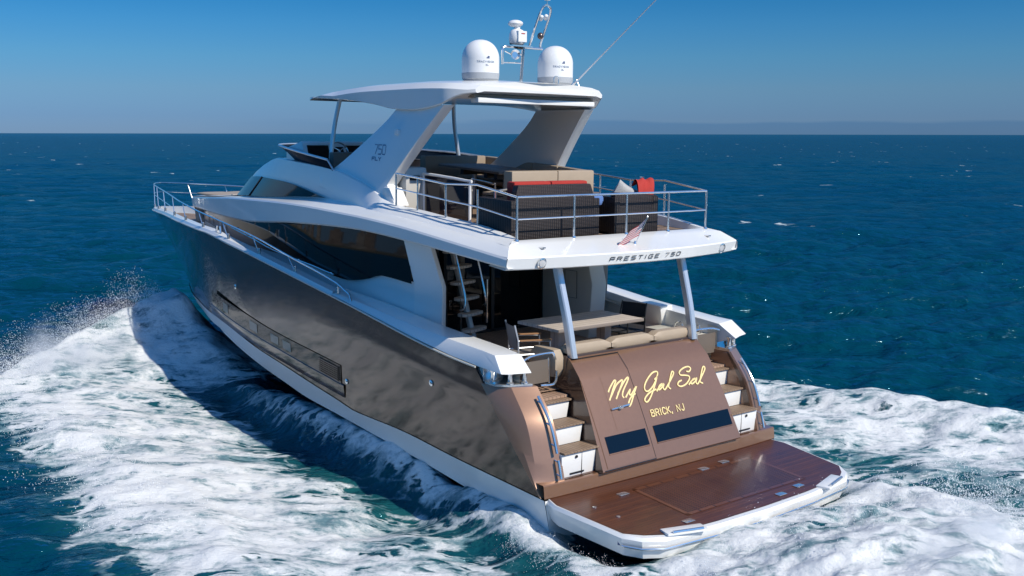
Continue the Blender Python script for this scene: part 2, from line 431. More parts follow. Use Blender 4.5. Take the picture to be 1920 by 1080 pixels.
# lettering: strokes drawn on a plane (origin, u along the line, v up), lying 3 mm proud
FONT = {'A': [[(0, 0), (.5, 1), (1, 0)], [(.2, .38), (.8, .38)]], 'B': [[(0, 0), (0, 1), (.7, 1), (.92, .88), (.92, .64), (.7, .53), (0, .53)], [(.7, .53), (1, .4), (1, .13), (.75, 0), (0, 0)]],
        'C': [[(1, .8), (.75, 1), (.25, 1), (0, .75), (0, .25), (.25, 0), (.75, 0), (1, .2)]], 'E': [[(1, 1), (0, 1), (0, 0), (1, 0)], [(0, .52), (.85, .52)]],
        'G': [[(1, 1), (.1, 1), (0, .9), (0, .1), (.1, 0), (1, 0), (1, .5), (.55, .5)]], 'I': [[(.5, 0), (.5, 1)]], 'J': [[(.85, 1), (.85, .22), (.65, 0), (.3, 0), (.1, .2)]],
        'K': [[(0, 0), (0, 1)], [(.95, 1), (.02, .42)], [(.3, .6), (1, 0)]], 'N': [[(0, 0), (0, 1), (1, 0), (1, 1)]], 'O': [[(0, .15), (0, .85), (.15, 1), (.85, 1), (1, .85), (1, .15), (.85, 0), (.15, 0), (0, .15)]],
        'P': [[(0, 0), (0, 1), (1, 1), (1, .45), (0, .45)]], 'R': [[(0, 0), (0, 1), (.7, 1), (1, .87), (1, .62), (.7, .5), (0, .5)], [(.55, .5), (1, 0)]], 'S': [[(1, 1), (.1, 1), (0, .9), (0, .6), (.1, .5), (.9, .5), (1, .4), (1, .1), (.9, 0), (0, 0)]],
        'T': [[(0, 1), (1, 1)], [(.5, 1), (.5, 0)]], 'V': [[(0, 1), (.5, 0), (1, 1)]], '7': [[(0, 1), (1, 1), (.35, 0)]], '5': [[(1, 1), (0, 1), (0, .55), (.9, .55), (1, .45), (1, .1), (.9, 0), (0, 0)]],
        '0': [[(0, .1), (0, .9), (.1, 1), (.9, 1), (1, .9), (1, .1), (.9, 0), (.1, 0), (0, .1)]], ',': [[(.2, .08), (.2, 0), (.05, -.18)]], 'F': [[(1, 1), (0, 1), (0, 0)], [(0, .5), (.8, .5)]], 'L': [[(0, 1), (0, 0), (1, 0)]], 'Y': [[(0, 1), (.5, .5), (1, 1)], [(.5, .5), (.5, 0)]]}
def text_strokes(txt, h, w, gap, slant=0.0):
    out = []; x = 0
    for ch in txt:
        if ch == ' ': x += w; continue
        ww = w * (.35 if ch in 'I,' else 1)
        for st in FONT[ch]:
            out.append([(x + (a if ch != 'I' else .5) * ww + slant * b_ * h, b_ * h) for a, b_ in st])
        x += ww + gap
    return out, x
def ribbons(mb, strokes, fn, width):
    """fn(a, b) -> point on the surface (already proud of it); width in the same units"""
    for st in strokes:
        P = [Vector((a, b_)) for a, b_ in st]; n = len(P); L = []; Rr = []
        for i in range(n):
            d = (P[min(i + 1, n - 1)] - P[max(i - 1, 0)])
            d = d.normalized() if d.length > 1e-9 else Vector((1, 0))
            q = P[i].copy()
            if i == 0: q -= d * width * .4
            if i == n - 1: q += d * width * .4
            nn = Vector((-d.y, d.x)); k = 1.0
            if 0 < i < n - 1:
                d1 = (P[i] - P[i - 1]).normalized(); c = max(.6, nn.dot(Vector((-d1.y, d1.x)))); k = 1 / c
            L.append(fn(*(q + nn * width * .5 * k))); Rr.append(fn(*(q - nn * width * .5 * k)))
        mb.grid([L, Rr])
    return mb
BOAT = []          # top-level things carried by the boat; all lean with it
MT['pane'] = glass_dark('curtained_pane', (0.11, 0.15, 0.16), 0.08)
MT['pane_light'] = glass_dark('light_pane', (0.33, 0.36, 0.36), 0.15)
MT['deckpaint'] = simple('deck_paint', (0.36, 0.36, 0.35), 0.6, amt=0.06, scale=8, bump=.1, bscale=80)
MT['taupe'] = simple('taupe_cushion', (0.30, 0.235, 0.17), 0.6, amt=0.08, scale=6)
MT['taupe_dark'] = simple('taupe_base', (0.15, 0.12, 0.095), 0.5, amt=0.08, scale=6)
MT['brown_dark'] = brown_paint('bench_and_shade_bronze', (0.09, 0.055, 0.04), 0.4, 0.35)  # darker bronze; on the walls by the steps it stands for shade
MT['stringer'] = simple('stringer_metal', (0.55, 0.48, 0.42), 0.4, metal=.2)
MT['tread_wood'] = plank('tread_wood', (0.27, 0.20, 0.15), (0.16, 0.11, 0.08), (0.05, 0.04, 0.03), 0.09, rough=.6)
MT['grey_gel'] = simple('grey_gelcoat', (0.50, 0.49, 0.46), 0.35, coat=.2, amt=.03)
MT['teak_border'] = plank('wet_teak_border', (0.15, 0.055, 0.024), (0.08, 0.025, 0.012), (0.03, 0.012, 0.008), 0.3, rough=0.33, coat=0.4)
MT['towel'] = simple('blue_towel', (0.10, 0.19, 0.42), 0.9, amt=.2, scale=20, bump=.4)
MT['tread_light'] = plank('pale_tread_wood', (0.62, 0.52, 0.43), (0.48, 0.39, 0.31), (0.12, 0.10, 0.08), 0.09, rough=.6)
MT['hull_glass'] = glass_dark('bronze_hull_glass', (0.022, 0.018, 0.016), 0.05, 0.03)
MT['dark_tint'] = glass_dark('teal_tint', (0.006, 0.013, 0.017), 0.05, 0.02, .3)
# ------------------------------------------------------------------ the yacht: measured curves (x forward from the transom, y to port, z up)
b = pch([0, .8, 1.5, 2.1, 4.9, 7.3, 9.8, 11.3, 13.6, 15.4, 17.4, 19, 20.2, 21, 21.3], [2.6, 2.62, 2.64, 2.66, 2.72, 2.74, 2.72, 2.66, 2.32, 1.9, 1.4, .97, .6, .22, 0])
sz = pch([0, .8, 1.5, 2.1, 4.9, 7.3, 9.8, 11.3, 13.5, 16, 18, 20, 21.3], [1.52, 1.6, 1.64, 1.69, 2.09, 2.41, 2.71, 2.86, 2.90, 2.88, 2.82, 2.75, 2.70])
cy = pch([0, 2, 5, 7, 8.65, 10.35, 11, 13, 15, 17, 18.3, 18.9], [2.49, 2.56, 2.64, 2.66, 2.66, 2.63, 2.59, 2.2, 1.55, .8, .25, 0])
cz = pch([0, 2, 3.65, 4.8, 5.5, 6.4, 7.5, 8.65, 10.35, 11, 13, 15, 17, 18.9], [-.03, .09, .2, .21, .3, .41, .55, .69, .97, 1.05, 1.15, 1.1, .95, .51])
wy = pch([0, 3, 5, 7.7, 9, 11, 13, 15, 17, 18.6], [2.38, 2.48, 2.54, 2.56, 2.55, 2.5, 2.1, 1.45, .7, 0])
wz = pch([0, 2.9, 4.8, 5.9, 6.8, 7.7, 8.9, 10.6, 11, 13, 15, 17, 18.6], [-.59, -.25, -.08, 0, .06, .18, .34, .67, .78, .92, .88, .7, .3])
kz = pch([0, 8, 12, 15, 17, 18.6], [-1.3, -1.1, -.8, -.35, -.02, .3])
yb = pch([.9, 3, 7, 9, 11, 13, 15, 16.5, 17], [2.47, 2.5, 2.5, 2.39, 2.16, 1.79, 1.29, .85, .62])
btz = pch([.92, 3.8, 5.2, 7.6, 10.4, 13, 16.8], [3.23, 3.5, 3.58, 3.65, 3.6, 3.48, 3.27])
bbz = pch([.9, 2.9, 5.25, 7.5, 8.9, 10, 13.2, 17], [3.07, 3.22, 3.33, 3.28, 3.19, 3.14, 3.12, 3.04])
ys = pch([3, 7, 9, 12, 14.6, 16, 16.8], [2.15, 2.15, 2.05, 1.63, 1.05, .7, .4])
gb = pch([3.7, 4.67, 5.23, 5.9, 7.2, 9, 10.2, 12.7, 15, 16.8], [2.53, 2.57, 2.45, 2.37, 2.48, 2.6, 2.72, 2.85, 2.93, 2.97])
dz_ = pch([3, 4.4, 5.9, 7.2, 9, 12, 15, 20], [1.92, 1.95, 2.03, 2.15, 2.3, 2.5, 2.6, 2.6])
ty = pch([1.2, 4.3, 4.8, 5.6, 6.92, 8.95, 9.94, 11, 12], [2.05, 2.05, 2.03, 2.0, 1.93, 1.71, 1.54, 1.3, 1.08])
tz = pch([1.2, 2.2, 3, 3.84, 4.5, 4.9, 5.3, 6.92, 8.95, 9.94, 11, 12], [3.43, 3.58, 3.64, 3.71, 3.75, 3.84, 3.98, 4.29, 4.40, 4.43, 4.30, 4.09])
by_ = pch([1.2, 4.5, 5, 5.6, 6.9, 10.4, 12, 13, 13.65], [2.27, 2.27, 2.2, 2.1, 2.0, 1.63, 1.36, 1.1, .8])
bz_ = pch([1.2, 3.84, 5, 6.9, 10.4, 12, 13.65], [3.375, 3.60, 3.66, 3.74, 3.60, 3.54, 3.44])
fsole = lambda x: 3.37 + .05 * (x - 1.2)
csole = lambda x: 1.20 + .045 * (x - 1.0)
def yh(x, z):
    """hull half breadth at a point of the topsides"""
    a = np.clip((z - cz(x)) / (sz(x) - cz(x)), 0, 1)
    return float(cy(x) + (b(x) - cy(x)) * a - .10 * np.sin(np.pi * a) * np.clip((x - 10) / 5, 0, 1))
Y = empty('yacht')
tag(Y, 'bronze and white motor yacht running away through its own wake', 'yacht')
BOAT.append(Y)

# hull topsides, white lower band, bottom
def hull_rows(sg, N=90, M=14):
    rows = []
    for i in range(N + 1):
        s = i / N
        xs_, xc = 1.45 + (21.3 - 1.45) * s, .05 + (18.9 - .05) * s
        P = Vector((xs_, float(b(xs_)), float(sz(xs_)))); Q = Vector((xc, float(cy(xc)), float(cz(xc))))
        row = []
        for j in range(M + 1):
            u = j / M
            p = P.lerp(Q, u)
            p.y = max(0.0, p.y - .10 * math.sin(math.pi * u) * min(1, max(0, (s - .45) / .2)) * min(1, (1 - s) / .1))
            # soft styling crease that fades out forward
            k = math.exp(-((u - .28) / .05) ** 2) * max(0, 1 - s / .36)
            p.y += .012 * k
            row.append((p.x, p.y * sg, p.z))
        rows.append(row)
    return rows
m = MB(); m.grid(hull_rows(1)); m.grid(hull_rows(-1))
hull = m.build('hull', 'brown_hull', Y, smooth=50)
def strip(f1, f2, x0, x1, n, name, mt, parent=Y, both=True, smooth=40, mid=None):
    m = MB()
    for sg in ((1, -1) if both else (1,)):
        rows = []
        for i in range(n + 1):
            x = x0 + (x1 - x0) * i / n
            r = [f(x) for f in ([f1] + (mid or []) + [f2])]
            rows.append([(p[0], p[1] * sg, p[2]) for p in r])
        m.grid(rows)
    return m.build(name, mt, parent, smooth=smooth)
m = MB()
for sg in (1, -1):
    rows = []
    for i in range(81):
        s = i / 80; xc = 18.9 * s; xw = 18.6 * s
        a = (xc, (float(cy(xc)) + .015 * (s < .97)) * sg, float(cz(xc)) + .01); c = (xw, float(wy(xw)) * sg, float(wz(xw)))
        rows.append([a, tuple((p + q) / 2 for p, q in zip(a, c)), c])
    m.grid(rows)
m.poly([(-.0, 2.49, -.03), (0, 2.38, -.59), (0, 0, -1.3), (0, -2.38, -.59), (0, -2.49, -.03)])
m.build('hull_band', 'white', Y)
m = MB()
for sg in (1, -1):
    rows = []
    for i in range(61):
        xw = 18.6 * i / 60; yy, zz = float(wy(xw)), float(wz(xw)); kk = min(float(kz(xw)), zz)
        rows.append([(xw, yy * sg, zz), (xw, yy * .97 * sg, zz - .03), (xw, yy * .5 * sg, (zz + kk) / 2 - .03), (xw, 0, kk)])
    m.grid(rows)
m.build('hull_bottom', 'rubber', Y)
# rubbing strake
for sg in (1, -1):
    m = MB(); m.tube([(x, (float(b(x)) + .012) * sg, float(sz(x)) - .012) for x in np.linspace(1.4, 21.28, 90)], .015, 6)
    m.build('rub_rail', 'cream', Y)

# hull window band on each side with panes, sill and engine-room grille
wt = pch([5.25, 6.05, 8.13, 9.02, 11.1], [.95, 1.02, 1.20, 1.32, 1.60])
wb = pch([5.25, 7.13, 9.24, 11.1], [.62, .80, 1.02, 1.28])
for sg in (1, -1):
    m = MB(); rows = []
    for i in range(41):
        x = 5.3 + 5.75 * i / 40
        r = []
        for k in range(4):
            z = float(wt(x)) + (float(wb(x)) - float(wt(x))) * k / 3
            r.append((x, (yh(x, z) + .012) * sg, z))
        rows.append(r)
    m.grid(rows)
    hw = m.build('hull_window', 'hull_glass', Y)
    for xa, xb in ((10.35, 10.08), (8.98, 8.62), (8.02, 7.68), (7.50, 7.16)):
        m = MB(); r = []
        for x in (xa, xb):
            za, zb = float(wt(x)) - .07, float(wb(x)) + .07
            r.append([(x, (yh(x, za) + .018) * sg, za), (x, (yh(x, zb) + .018) * sg, zb)])
        m.grid(r); m.build('pane', 'pane', hw)
    m = MB(); rows = []
    for i in range(41):
        x = 5.2 + 5.95 * i / 40; z = float(wb(x))
        y0 = yh(x, z)
        rows.append([(x, (y0 + .012) * sg, z + .006), (x, (y0 + .024) * sg, z - .01), (x, (yh(x, z - .2) + .012) * sg, z - .2), (x, (yh(x, z - .24) - .005) * sg, z - .24)])
    m.grid(rows); m.build('window_sill', 'brown_hull', hw)
    m = MB(); m2 = MB()
    za = lambda x: float(wt(x)) - .035
    zb = lambda x: float(wb(x)) + .03
    m.grid([[(x, (yh(x, z) + .02) * sg, z) for z in (za(x), zb(x))] for x in np.linspace(5.38, 6.02, 6)])
    for k in range(7):
        f = (k + .5) / 7
        m2.tube([(x, (yh(x, za(x)) + .028) * sg, za(x) + (zb(x) - za(x)) * f) for x in (5.36, 5.7, 6.04)], .011, 5)
    for x in (5.36, 5.53, 5.70, 5.87, 6.04): m2.tube([(x, (yh(x, za(x)) + .028) * sg, za(x)), (x, (yh(x, zb(x)) + .028) * sg, zb(x))], .006, 5)
    vg = m.build('vent_grille', 'black', Y); m2.build('slat', 'brown_hull', vg)
    for x, z in ((2.55, 1.16), (9.6, 1.84), (5.12, .70)):
        m = MB(); m.lathe([(.045, -.01), (.05, .012), (.03, .022)], (x, yh(x, z) * sg, z), 12, axis=(0, sg, 0)); m.build('drain_fitting', 'steel', Y)

# stern quarters: the curved fins either side of the steps
WZ = [0.0, .18, .5, .95, 1.40]
WI = [(0, 2.1), (.04, 2.1), (.13, 2.1), (.30, 2.1), (.66, 2.1)]
WO = [(.05, 2.47), (.17, 2.47), (.28, 2.465), (.46, 2.455), (.83, 2.44)]
WH = [(.07, 2.515), (.22, 2.53), (.50, 2.56), (.89, 2.597), (1.28, 2.625)]
fi = [pch(WZ, [p[k] for p in L]) for L in (WI, WO, WH) for k in (0, 1)]
for sg in (1, -1):
    m = MB(); rows = []
    for i in range(25):
        z = 1.40 * i / 24
        xi, yi, xo, yo, xh, yh_ = [float(f(z)) for f in fi]
        rows.append([(1.05, 2.06, z), (xi + .04, 2.085, z), (xi, yi, z), (xi * .5 + xo * .5 - .012, (yi + yo) / 2, z), (xo, yo, z), (xo * .55 + xh * .45, yo * .5 + yh_ * .5 + .022, z), (xh + .012, yh_ + .004, z)])
    m.grid(rows)
    m.poly([rows[-1][k] for k in range(len(rows[-1]))])
    m.side(sg); wing = m.build('stern_quarter', 'wing', Y, smooth=22)
    # long and short grab rails
    for za, zb in ((1.30, .57), (.48, .23)):
        m = MB(); pts = []
        for i in range(9):
            z = za + (zb - za) * i / 8; pts.append((float(fi[0](z)) - .055, 2.20, z))
        m.tube(pts, .02, 8)
        for i in ((1, 4, 7) if za > 1 else (1, 7)):
            p = pts[i]; m.tube([p, (p[0] + .09, p[1], p[2] + .02)], .012, 6)
        m.side(sg); m.build('grab_rail', 'steel', Y)
    # rollers and mirror recess under the bulwark end
    m = MB(); m.prism([(.72, 2.14, 1.402), (.86, 2.47, 1.402), (1.0, 2.60, 1.402), (1.6, 2.60, 1.402), (1.6, 2.12, 1.402)], (0, 0, .03))
    m.hexa([(1.28, 2.12, 1.43), (1.6, 2.12, 1.43), (1.6, 2.60, 1.43), (1.28, 2.60, 1.43)], [(1.28, 2.12, 1.62), (1.6, 2.12, 1.62), (1.6, 2.60, 1.62), (1.28, 2.60, 1.62)])
    m.side(sg); rec = m.build('fairlead', 'steel', Y)
    for p in ((.80, 2.22), (.88, 2.42), (1.12, 2.54)):
        m = MB(); m.lathe([(.055, 1.43), (.055, 1.45), (.034, 1.47), (.034, 1.57), (.05, 1.6), (.05, 1.62)], (p[0], p[1] * sg, 0), 12); m.build('roller', 'steel', rec)
    # white bulwark with its faceted end piece
    st = [(.79, 2.65, 1.62, 1.05, 2.57, 1.84, .65, 2.21, 1.61, .98, 2.15, 1.82)]
    m = MB(); rows = []
    rows.append([(.80, 2.50, 1.60), (.79, 2.65, 1.62), (1.05, 2.57, 1.84), (.98, 2.15, 1.82), (.65, 2.21, 1.61)])
    for x, zt, yi in ((1.35, 1.855, 2.14), (2.0, 1.895, 2.15), (3.0, 1.965, 2.17), (4.2, 2.09, 2.2), (5.0, 2.16, 2.25), (5.7, 2.24, 2.35)):
        bo = float(b(x)); zs = float(sz(x)) + .005
        rows.append([(x, bo - .1, zs - .02), (x, bo + .005, zs), (x, bo - .09, zt), (x, yi, zt), (x, yi, zs - .25)])
    m.grid(rows, close_v=True); m.poly(rows[0][::-1])
    m.side(sg); bw = m.build('bulwark', 'white', Y, bevel=.012, smooth=25)
    m = MB(); m.grid([[(x, 2.14 + .01 * x, csole(x)), (x, 2.14 + .01 * x, 1.72 + .05 * x)] for x in (1.0, 2, 3, 4, 4.7)])
    m.side(sg); m.build('inner_bulwark', 'cream', Y)
    # rail cap, bulwark inside and side deck further forward
    m = MB(); rows = []
    for x in np.linspace(5.5, 21.25, 64):
        bo, zs = float(b(x)), float(sz(x)); w = min(.2, bo * .5); d = min(float(dz_(x)), zs - .02)
        rows.append([(x, bo + .004, zs), (x, bo - .035, zs + .055), (x, max(.0, bo - w), zs + .06), (x, max(0, bo - w - .02), d)])
    m.grid(rows); m.side(sg); m.build('gunwale', 'white', Y, smooth=30)
# side decks and foredeck
m = MB(); rows = []
for sg in (1, -1):
    rows = []
    for x in np.linspace(3.3, 21.0, 60):
        yo = max(.02, float(b(x)) - .15); z = min(float(dz_(x)), float(sz(x)) - .02); yi = min(yo - .01, max(0, float(ys(x)) - .05)) if x < 16.4 else 0
        rows.append([(x, yo * sg, z), (x, yi * sg, z)])
    m.grid(rows)
m.build('side_deck', 'deckpaint', Y)
m = MB(); rows = []
for x in np.linspace(16.6, 20.2, 12):
    yo = max(.02, float(b(x)) - .32); rows.append([(x, yo * k, 2.606) for k in (1, 0, -1)])
m.grid(rows); m.build('foredeck_teak', 'teak', Y)

# ---------------------------------------------------------------- cabin
strip(lambda x: (x, float(ys(x)), float(dz_(x)) - .02), lambda x: (x, float(ys(x)) + .01, float(gb(x)) + .02), 3.72, 16.8, 60, 'cabin_side', 'white')
for sg in (1, -1):
    m = MB(); rows = []
    for x in np.linspace(3.76, 16.6, 70):
        xt = 3.98 + (x - 3.76) * (16.6 - 3.98) / (16.6 - 3.76)
        zg0, zg1 = float(gb(x)) - .01, float(bbz(xt)) + .03
        pl = lambda q, z: float(ys(q)) - .098 * (z - 2.87) + .02
        rows.append([(x + (xt - x) * k / 3, pl(x + (xt - x) * k / 3, zg0 + (zg1 - zg0) * k / 3), zg0 + (zg1 - zg0) * k / 3) for k in range(4)])
    m.grid(rows); m.side(sg); m.build('saloon_window', 'glass', Y)
    m = MB(); rows = []
    for x in np.linspace(8.6, 16.6, 40):
        k = min(1, (x - 8.6) / 2.5); z = float(gb(x)) + .005
        rows.append([(x, float(ys(x)) + .02, z), (x, float(ys(x)) + .022, z - .24 * k - .01)])
    m.grid(rows); m.side(sg); lw = m.build('lower_window_band', 'brown_dark', Y)
    for x in (12.9, 13.5, 14.7, 15.3):
        m = MB(); z = float(gb(x)) - .03
        m.grid([[(xx, float(ys(xx)) + .03, z), (xx, float(ys(xx)) + .03, z - .17)] for xx in (x - .17, x + .17)]); m.side(sg); m.build('pane', 'pane_light', lw)
    # the wall's aft return, beside the cockpit
    if sg < 0: continue
    m = MB(); m.prism([(4.02, 2.19, 3.22), (3.50, 2.03, 3.20), (3.22, 1.97, 2.5), (3.25, 1.97, 1.25), (3.80, 2.17, 1.25), (3.74, 2.17, 2.52)], (.06, -.12, 0))
    m.side(sg); m.build('cabin_pillar', 'white', Y, bevel=.012)
# sweeping white shoulder, coaming and wheelhouse sides
for sg in (1, -1):
    m = MB(); rows = []
    for x in np.linspace(.92, 16.9, 90):
        y0, z0, z1 = float(yb(x)), float(bbz(x)), float(btz(x))
        rows.append([(x, y0 - .55, z0 + .02), (x, y0 - .03, z0), (x, y0 + .0, z0 + .03), (x, y0, z1 - .03), (x, y0 - .02, z1)])
    m.grid(rows); m.side(sg); m.build('shoulder', 'white', Y, smooth=30)
    m = MB(); rows = []
    for x in np.linspace(.92, 16.9, 90):
        y0, z1 = float(yb(x)) - .02, float(btz(x))
        xx = min(x, 13.6); xx = x + (.33 * max(0, 1 - (x - .92) / .6) if x < 1.6 else 0) if x < 1.6 else xx; yi, zi = (float(by_(max(xx, 1.2))), float(bz_(max(xx, 1.2)))) if x < 13.6 else (max(0, y0 - .6), z1 + .01)
        xi = x + (.33 * max(0, 1 - (x - .92) / .6) if x < 1.6 else 0)
        if not rows: rows.append([(.915, 2.452, 3.232), (1.02, 2.365, 3.303), (1.10, 2.29, 3.366)])
        else: rows.append([(x, y0, z1), ((x + xi) / 2, (y0 + yi) / 2, (z1 + zi) / 2 + .012), (xi, yi, zi)])
    m.grid(rows)
    rows = []
    for x in np.linspace(1.25, 12.0, 60):
        k = np.clip((x - 9) / 3, 0, 1); xb = x + k * 1.5
        a = Vector((xb, float(by_(xb)), float(bz_(xb)))); c = Vector((x, float(ty(x)), float(tz(x))))
        if x < 1.26: a = Vector((1.10, 2.29, 3.366)); c = Vector((1.25, 2.10, 3.428))
        rows.append([a, a.lerp(c, .5) + Vector((0, .02, .0)), c, c + Vector((0, -.06, .015)), c + Vector((0, -.11, .0)), Vector((x, float(ty(x)) - .13, min(fsole(x), float(tz(x)) - .03)))])
    m.grid(rows); m.side(sg); m.build('flybridge_coaming', 'white', Y, smooth=30)
    # wheelhouse side window with mullion
    A = Vector((6.9, 1.985, 3.757)); m = MB(); rows = []
    topx = pch([6.9, 9.2, 10.9, 12.0], [3.765, 3.985, 4.02, 3.99])
    for i in range(30):
        f = i / 29; xt = 6.9 + 5.1 * f; xb = 6.9 + 6.0 * f
        def wall(xp, z):
            xx = min(xp, 12.0); k = np.clip((xx - 9) / 3, 0, 1)
            ya, za, yt_, zt_ = float(by_(min(13.65, xp))), float(bz_(min(13.65, xp))), float(ty(xx)), float(tz(xx))
            a_ = np.clip((z - za) / max(.05, zt_ - za), 0, 1); return ya + (yt_ - ya) * a_
        zb_, zt2 = float(bz_(xb)) + .02, float(topx(xt))
        p0 = Vector((xb, float(by_(xb)) + .045, zb_)); p1 = Vector((xt, wall(xt, zt2) + .06, zt2))
        rows.append([p0.lerp(p1, k / 3) for k in range(4)])
    m.grid(rows); m.side(sg); pw = m.build('wheelhouse_window', 'dark_tint', Y)
    m = MB(); m.tube([r_ + Vector((0, .01, 0)) for r_ in (rows[22][0], rows[22][3])], .014, 5); m.side(sg); m.build('mullion', 'black', pw)
# wheelhouse front and roof
m = MB(); rows = []
for k in np.linspace(-1, 1, 13):
    q = 1 - k * k
    rows.append([(12.0 + .7 * q, 1.08 * k, 4.09 + .06 * q), (12.05 + .75 * q, 1.09 * k, 3.99 + .06 * q)])
m.grid(rows); rows = []
for x in np.linspace(8.9, 12.0, 12):
    rows.append([(x + .7 * (1 - k * k) * (x - 8.9) / 3.1, (float(ty(x)) - .03) * k, float(tz(x)) + .06 * (1 - k * k)) for k in np.linspace(-1, 1, 9)])
m.grid(rows); m.build('wheelhouse_roof', 'white', Y, smooth=40)
m = MB(); rows = []
for k in np.linspace(-1, 1, 13):
    q = 1 - k * k
    rows.append([(12.05 + .75 * q, 1.09 * k, 3.99 + .06 * q), (12.95 + .9 * q, 1.14 * k, 3.49 + .02 * q)])
m.grid(rows); m.build('windshield', 'tint', Y)
m = MB(); rows = []
for x in np.linspace(12.6, 16.9, 20):
    w_ = float(yb(x)) - .05; rows.append([(x, w_ * k, float(btz(x)) + .02 + .03 * (1 - k * k)) for k in (1, .5, 0, -.5, -1)])
m.grid(rows); m.grid([[(16.9, .64 * k, 3.29), (17.2 - .3 * k * k, .64 * k, 3.1), (16.9, .6 * k, 2.6)] for k in (1, .5, 0, -.5, -1)]); m.build('trunk_roof', 'white', Y)
m = MB()
for i in range(3): m.cushion(13.6, 15.6, -1.05 + .72 * i, -.37 + .72 * i, 3.40, 3.47, .01)
m.box(13.5, 13.62, -1.0, 1.0, 3.42, 3.50); m.build('sunpad', 'beige', Y)

# ---------------------------------------------------------------- upper deck overhang
xa = lambda y: .55 + .37 * (abs(y) / 2.45) ** 2
m = MB(); rows = []
for y in np.linspace(-2.45, 2.45, 41):
    k = y / 2.45; x0 = xa(y)
    rows.append([(x0 + .6, y * .95, 3.055), (x0 + .07, y, 3.045), (x0 + .045, y, 3.06), (x0, y, 3.215), (x0 + .012, y, 3.235), (1.12, 2.27 * k, 3.375), (1.26, 2.10 * k, 3.425), (1.33, 2.03 * k, 3.42), (1.34, 2.0 * k, 3.3)])
m.grid(rows); m.poly(rows[0]); m.poly(rows[-1][::-1]); ov = m.build('overhang', 'white', Y, smooth=25)
m = MB(); rows = []
for x in np.linspace(.9, 4.9, 12):
    rows.append([(max(x, xa(1.9 * k) + .4), 2.2 * k, float(bbz(x)) - .0 + (.06 if abs(k) < .9 else 0)) for k in np.linspace(-1, 1, 15)])
m.grid(rows); m.build('cockpit_ceiling', 'white', Y)
for sg in (1, -1):
    m = MB(); x0 = xa(1.93) + .015; ax = Vector((-1, 0, -.25)).normalized()
    m.lathe([(.078, .0), (.085, .016), (.066, .024), (.062, .008)], (x0 + .012, 1.93 * sg, 3.135), 20, axis=ax); hl = m.build('stern_light', 'steel', Y)
    m = MB(); m.lathe([(.06, .0), (.05, .014), (.01, .018)], (x0 + .008, 1.93 * sg, 3.135), 16, axis=ax); m.build('lens', 'lens', hl)
    m = MB(); m.box(.93, 1.02, 1.78 * sg - .03, 1.78 * sg + .03, 3.325, 3.342); m.build('deck_fitting', 'steel', Y)
def fascia(a, h):          # a runs towards starboard
    y = .79 - a; t_ = h / .17
    return (xa(y) + .045 * (1 - (h + .055) / .155) - .0085, y, 3.06 + .055 + h - .006)
st, wd = text_strokes('PRESTIGE', .056, .082, .056, .25); st2, wd2 = text_strokes('750', .056, .082, .056, .25)
st2 = [[(a + 1.14, h) for a, h in s_] for s_ in st2]
m = MB(); ribbons(m, st + st2, fascia, .0105); m.build('lettering', 'letter', ov, smooth=0, fix=False)

# flybridge floor
m = MB(); rows = []
for x in np.linspace(1.30, 9.3, 24): rows.append([(x, (min(2.0, float(ty(x)) - .12)) * k, fsole(x)) for k in np.linspace(1, -1, 9)])
m.grid(rows); m.build('flybridge_floor', 'teak', Y)
# arches
for sg in (1, -1):
    ya = lambda z: 1.965 - (z - 4.0) * .225
    fr = spline([(5.02, 5.42), (5.35, 5.16), (5.9, 4.83), (6.75, 4.37), (7.35, 4.16)], 5)
    out = [(p[0], p[1]) for p in fr] + [(7.3, 3.95), (5.3, 3.66), (4.62, 3.66), (4.60, 3.80), (4.92, 4.08)] + [(p[0], p[1]) for p in spline([(4.92, 4.08), (4.55, 4.50), (4.12, 4.95), (3.64, 5.42)], 5)[1:]]
    m = MB(); m.prism([(x, ya(z), z) for x, z in out], (0, -.22, 0)); m.side(sg); ar = m.build('radar_arch', 'white', Y, bevel=.02, smooth=25)
    if sg > 0:
        st, wd = text_strokes('750', .16, .10, .03, -.12)
        fn = lambda a, h: (5.52 - a, ya(4.60 + h) + .004, 4.60 + h - a * .02)
        m = MB(); ribbons(m, st, fn, .016); m.build('lettering', 'letter_blue', ar, smooth=0, fix=False); m = MB()
        st, wd = text_strokes('FLY', .055, .06, .022, -.1)
        fn2 = lambda a, h: (5.56 - a * 1.3, ya(4.49 + h) + .004, 4.49 + h - a * .02)
        ribbons(m, st, fn2, .016); m.build('lettering', 'letter_blue', ar, smooth=0, fix=False)
    m = MB(); m.box(4.83, 4.93, ya(4.98) - .01, ya(4.98) + .05, 4.93, 5.03); m.side(sg); m.build('side_lamp', 'dome', Y, bevel=.02)
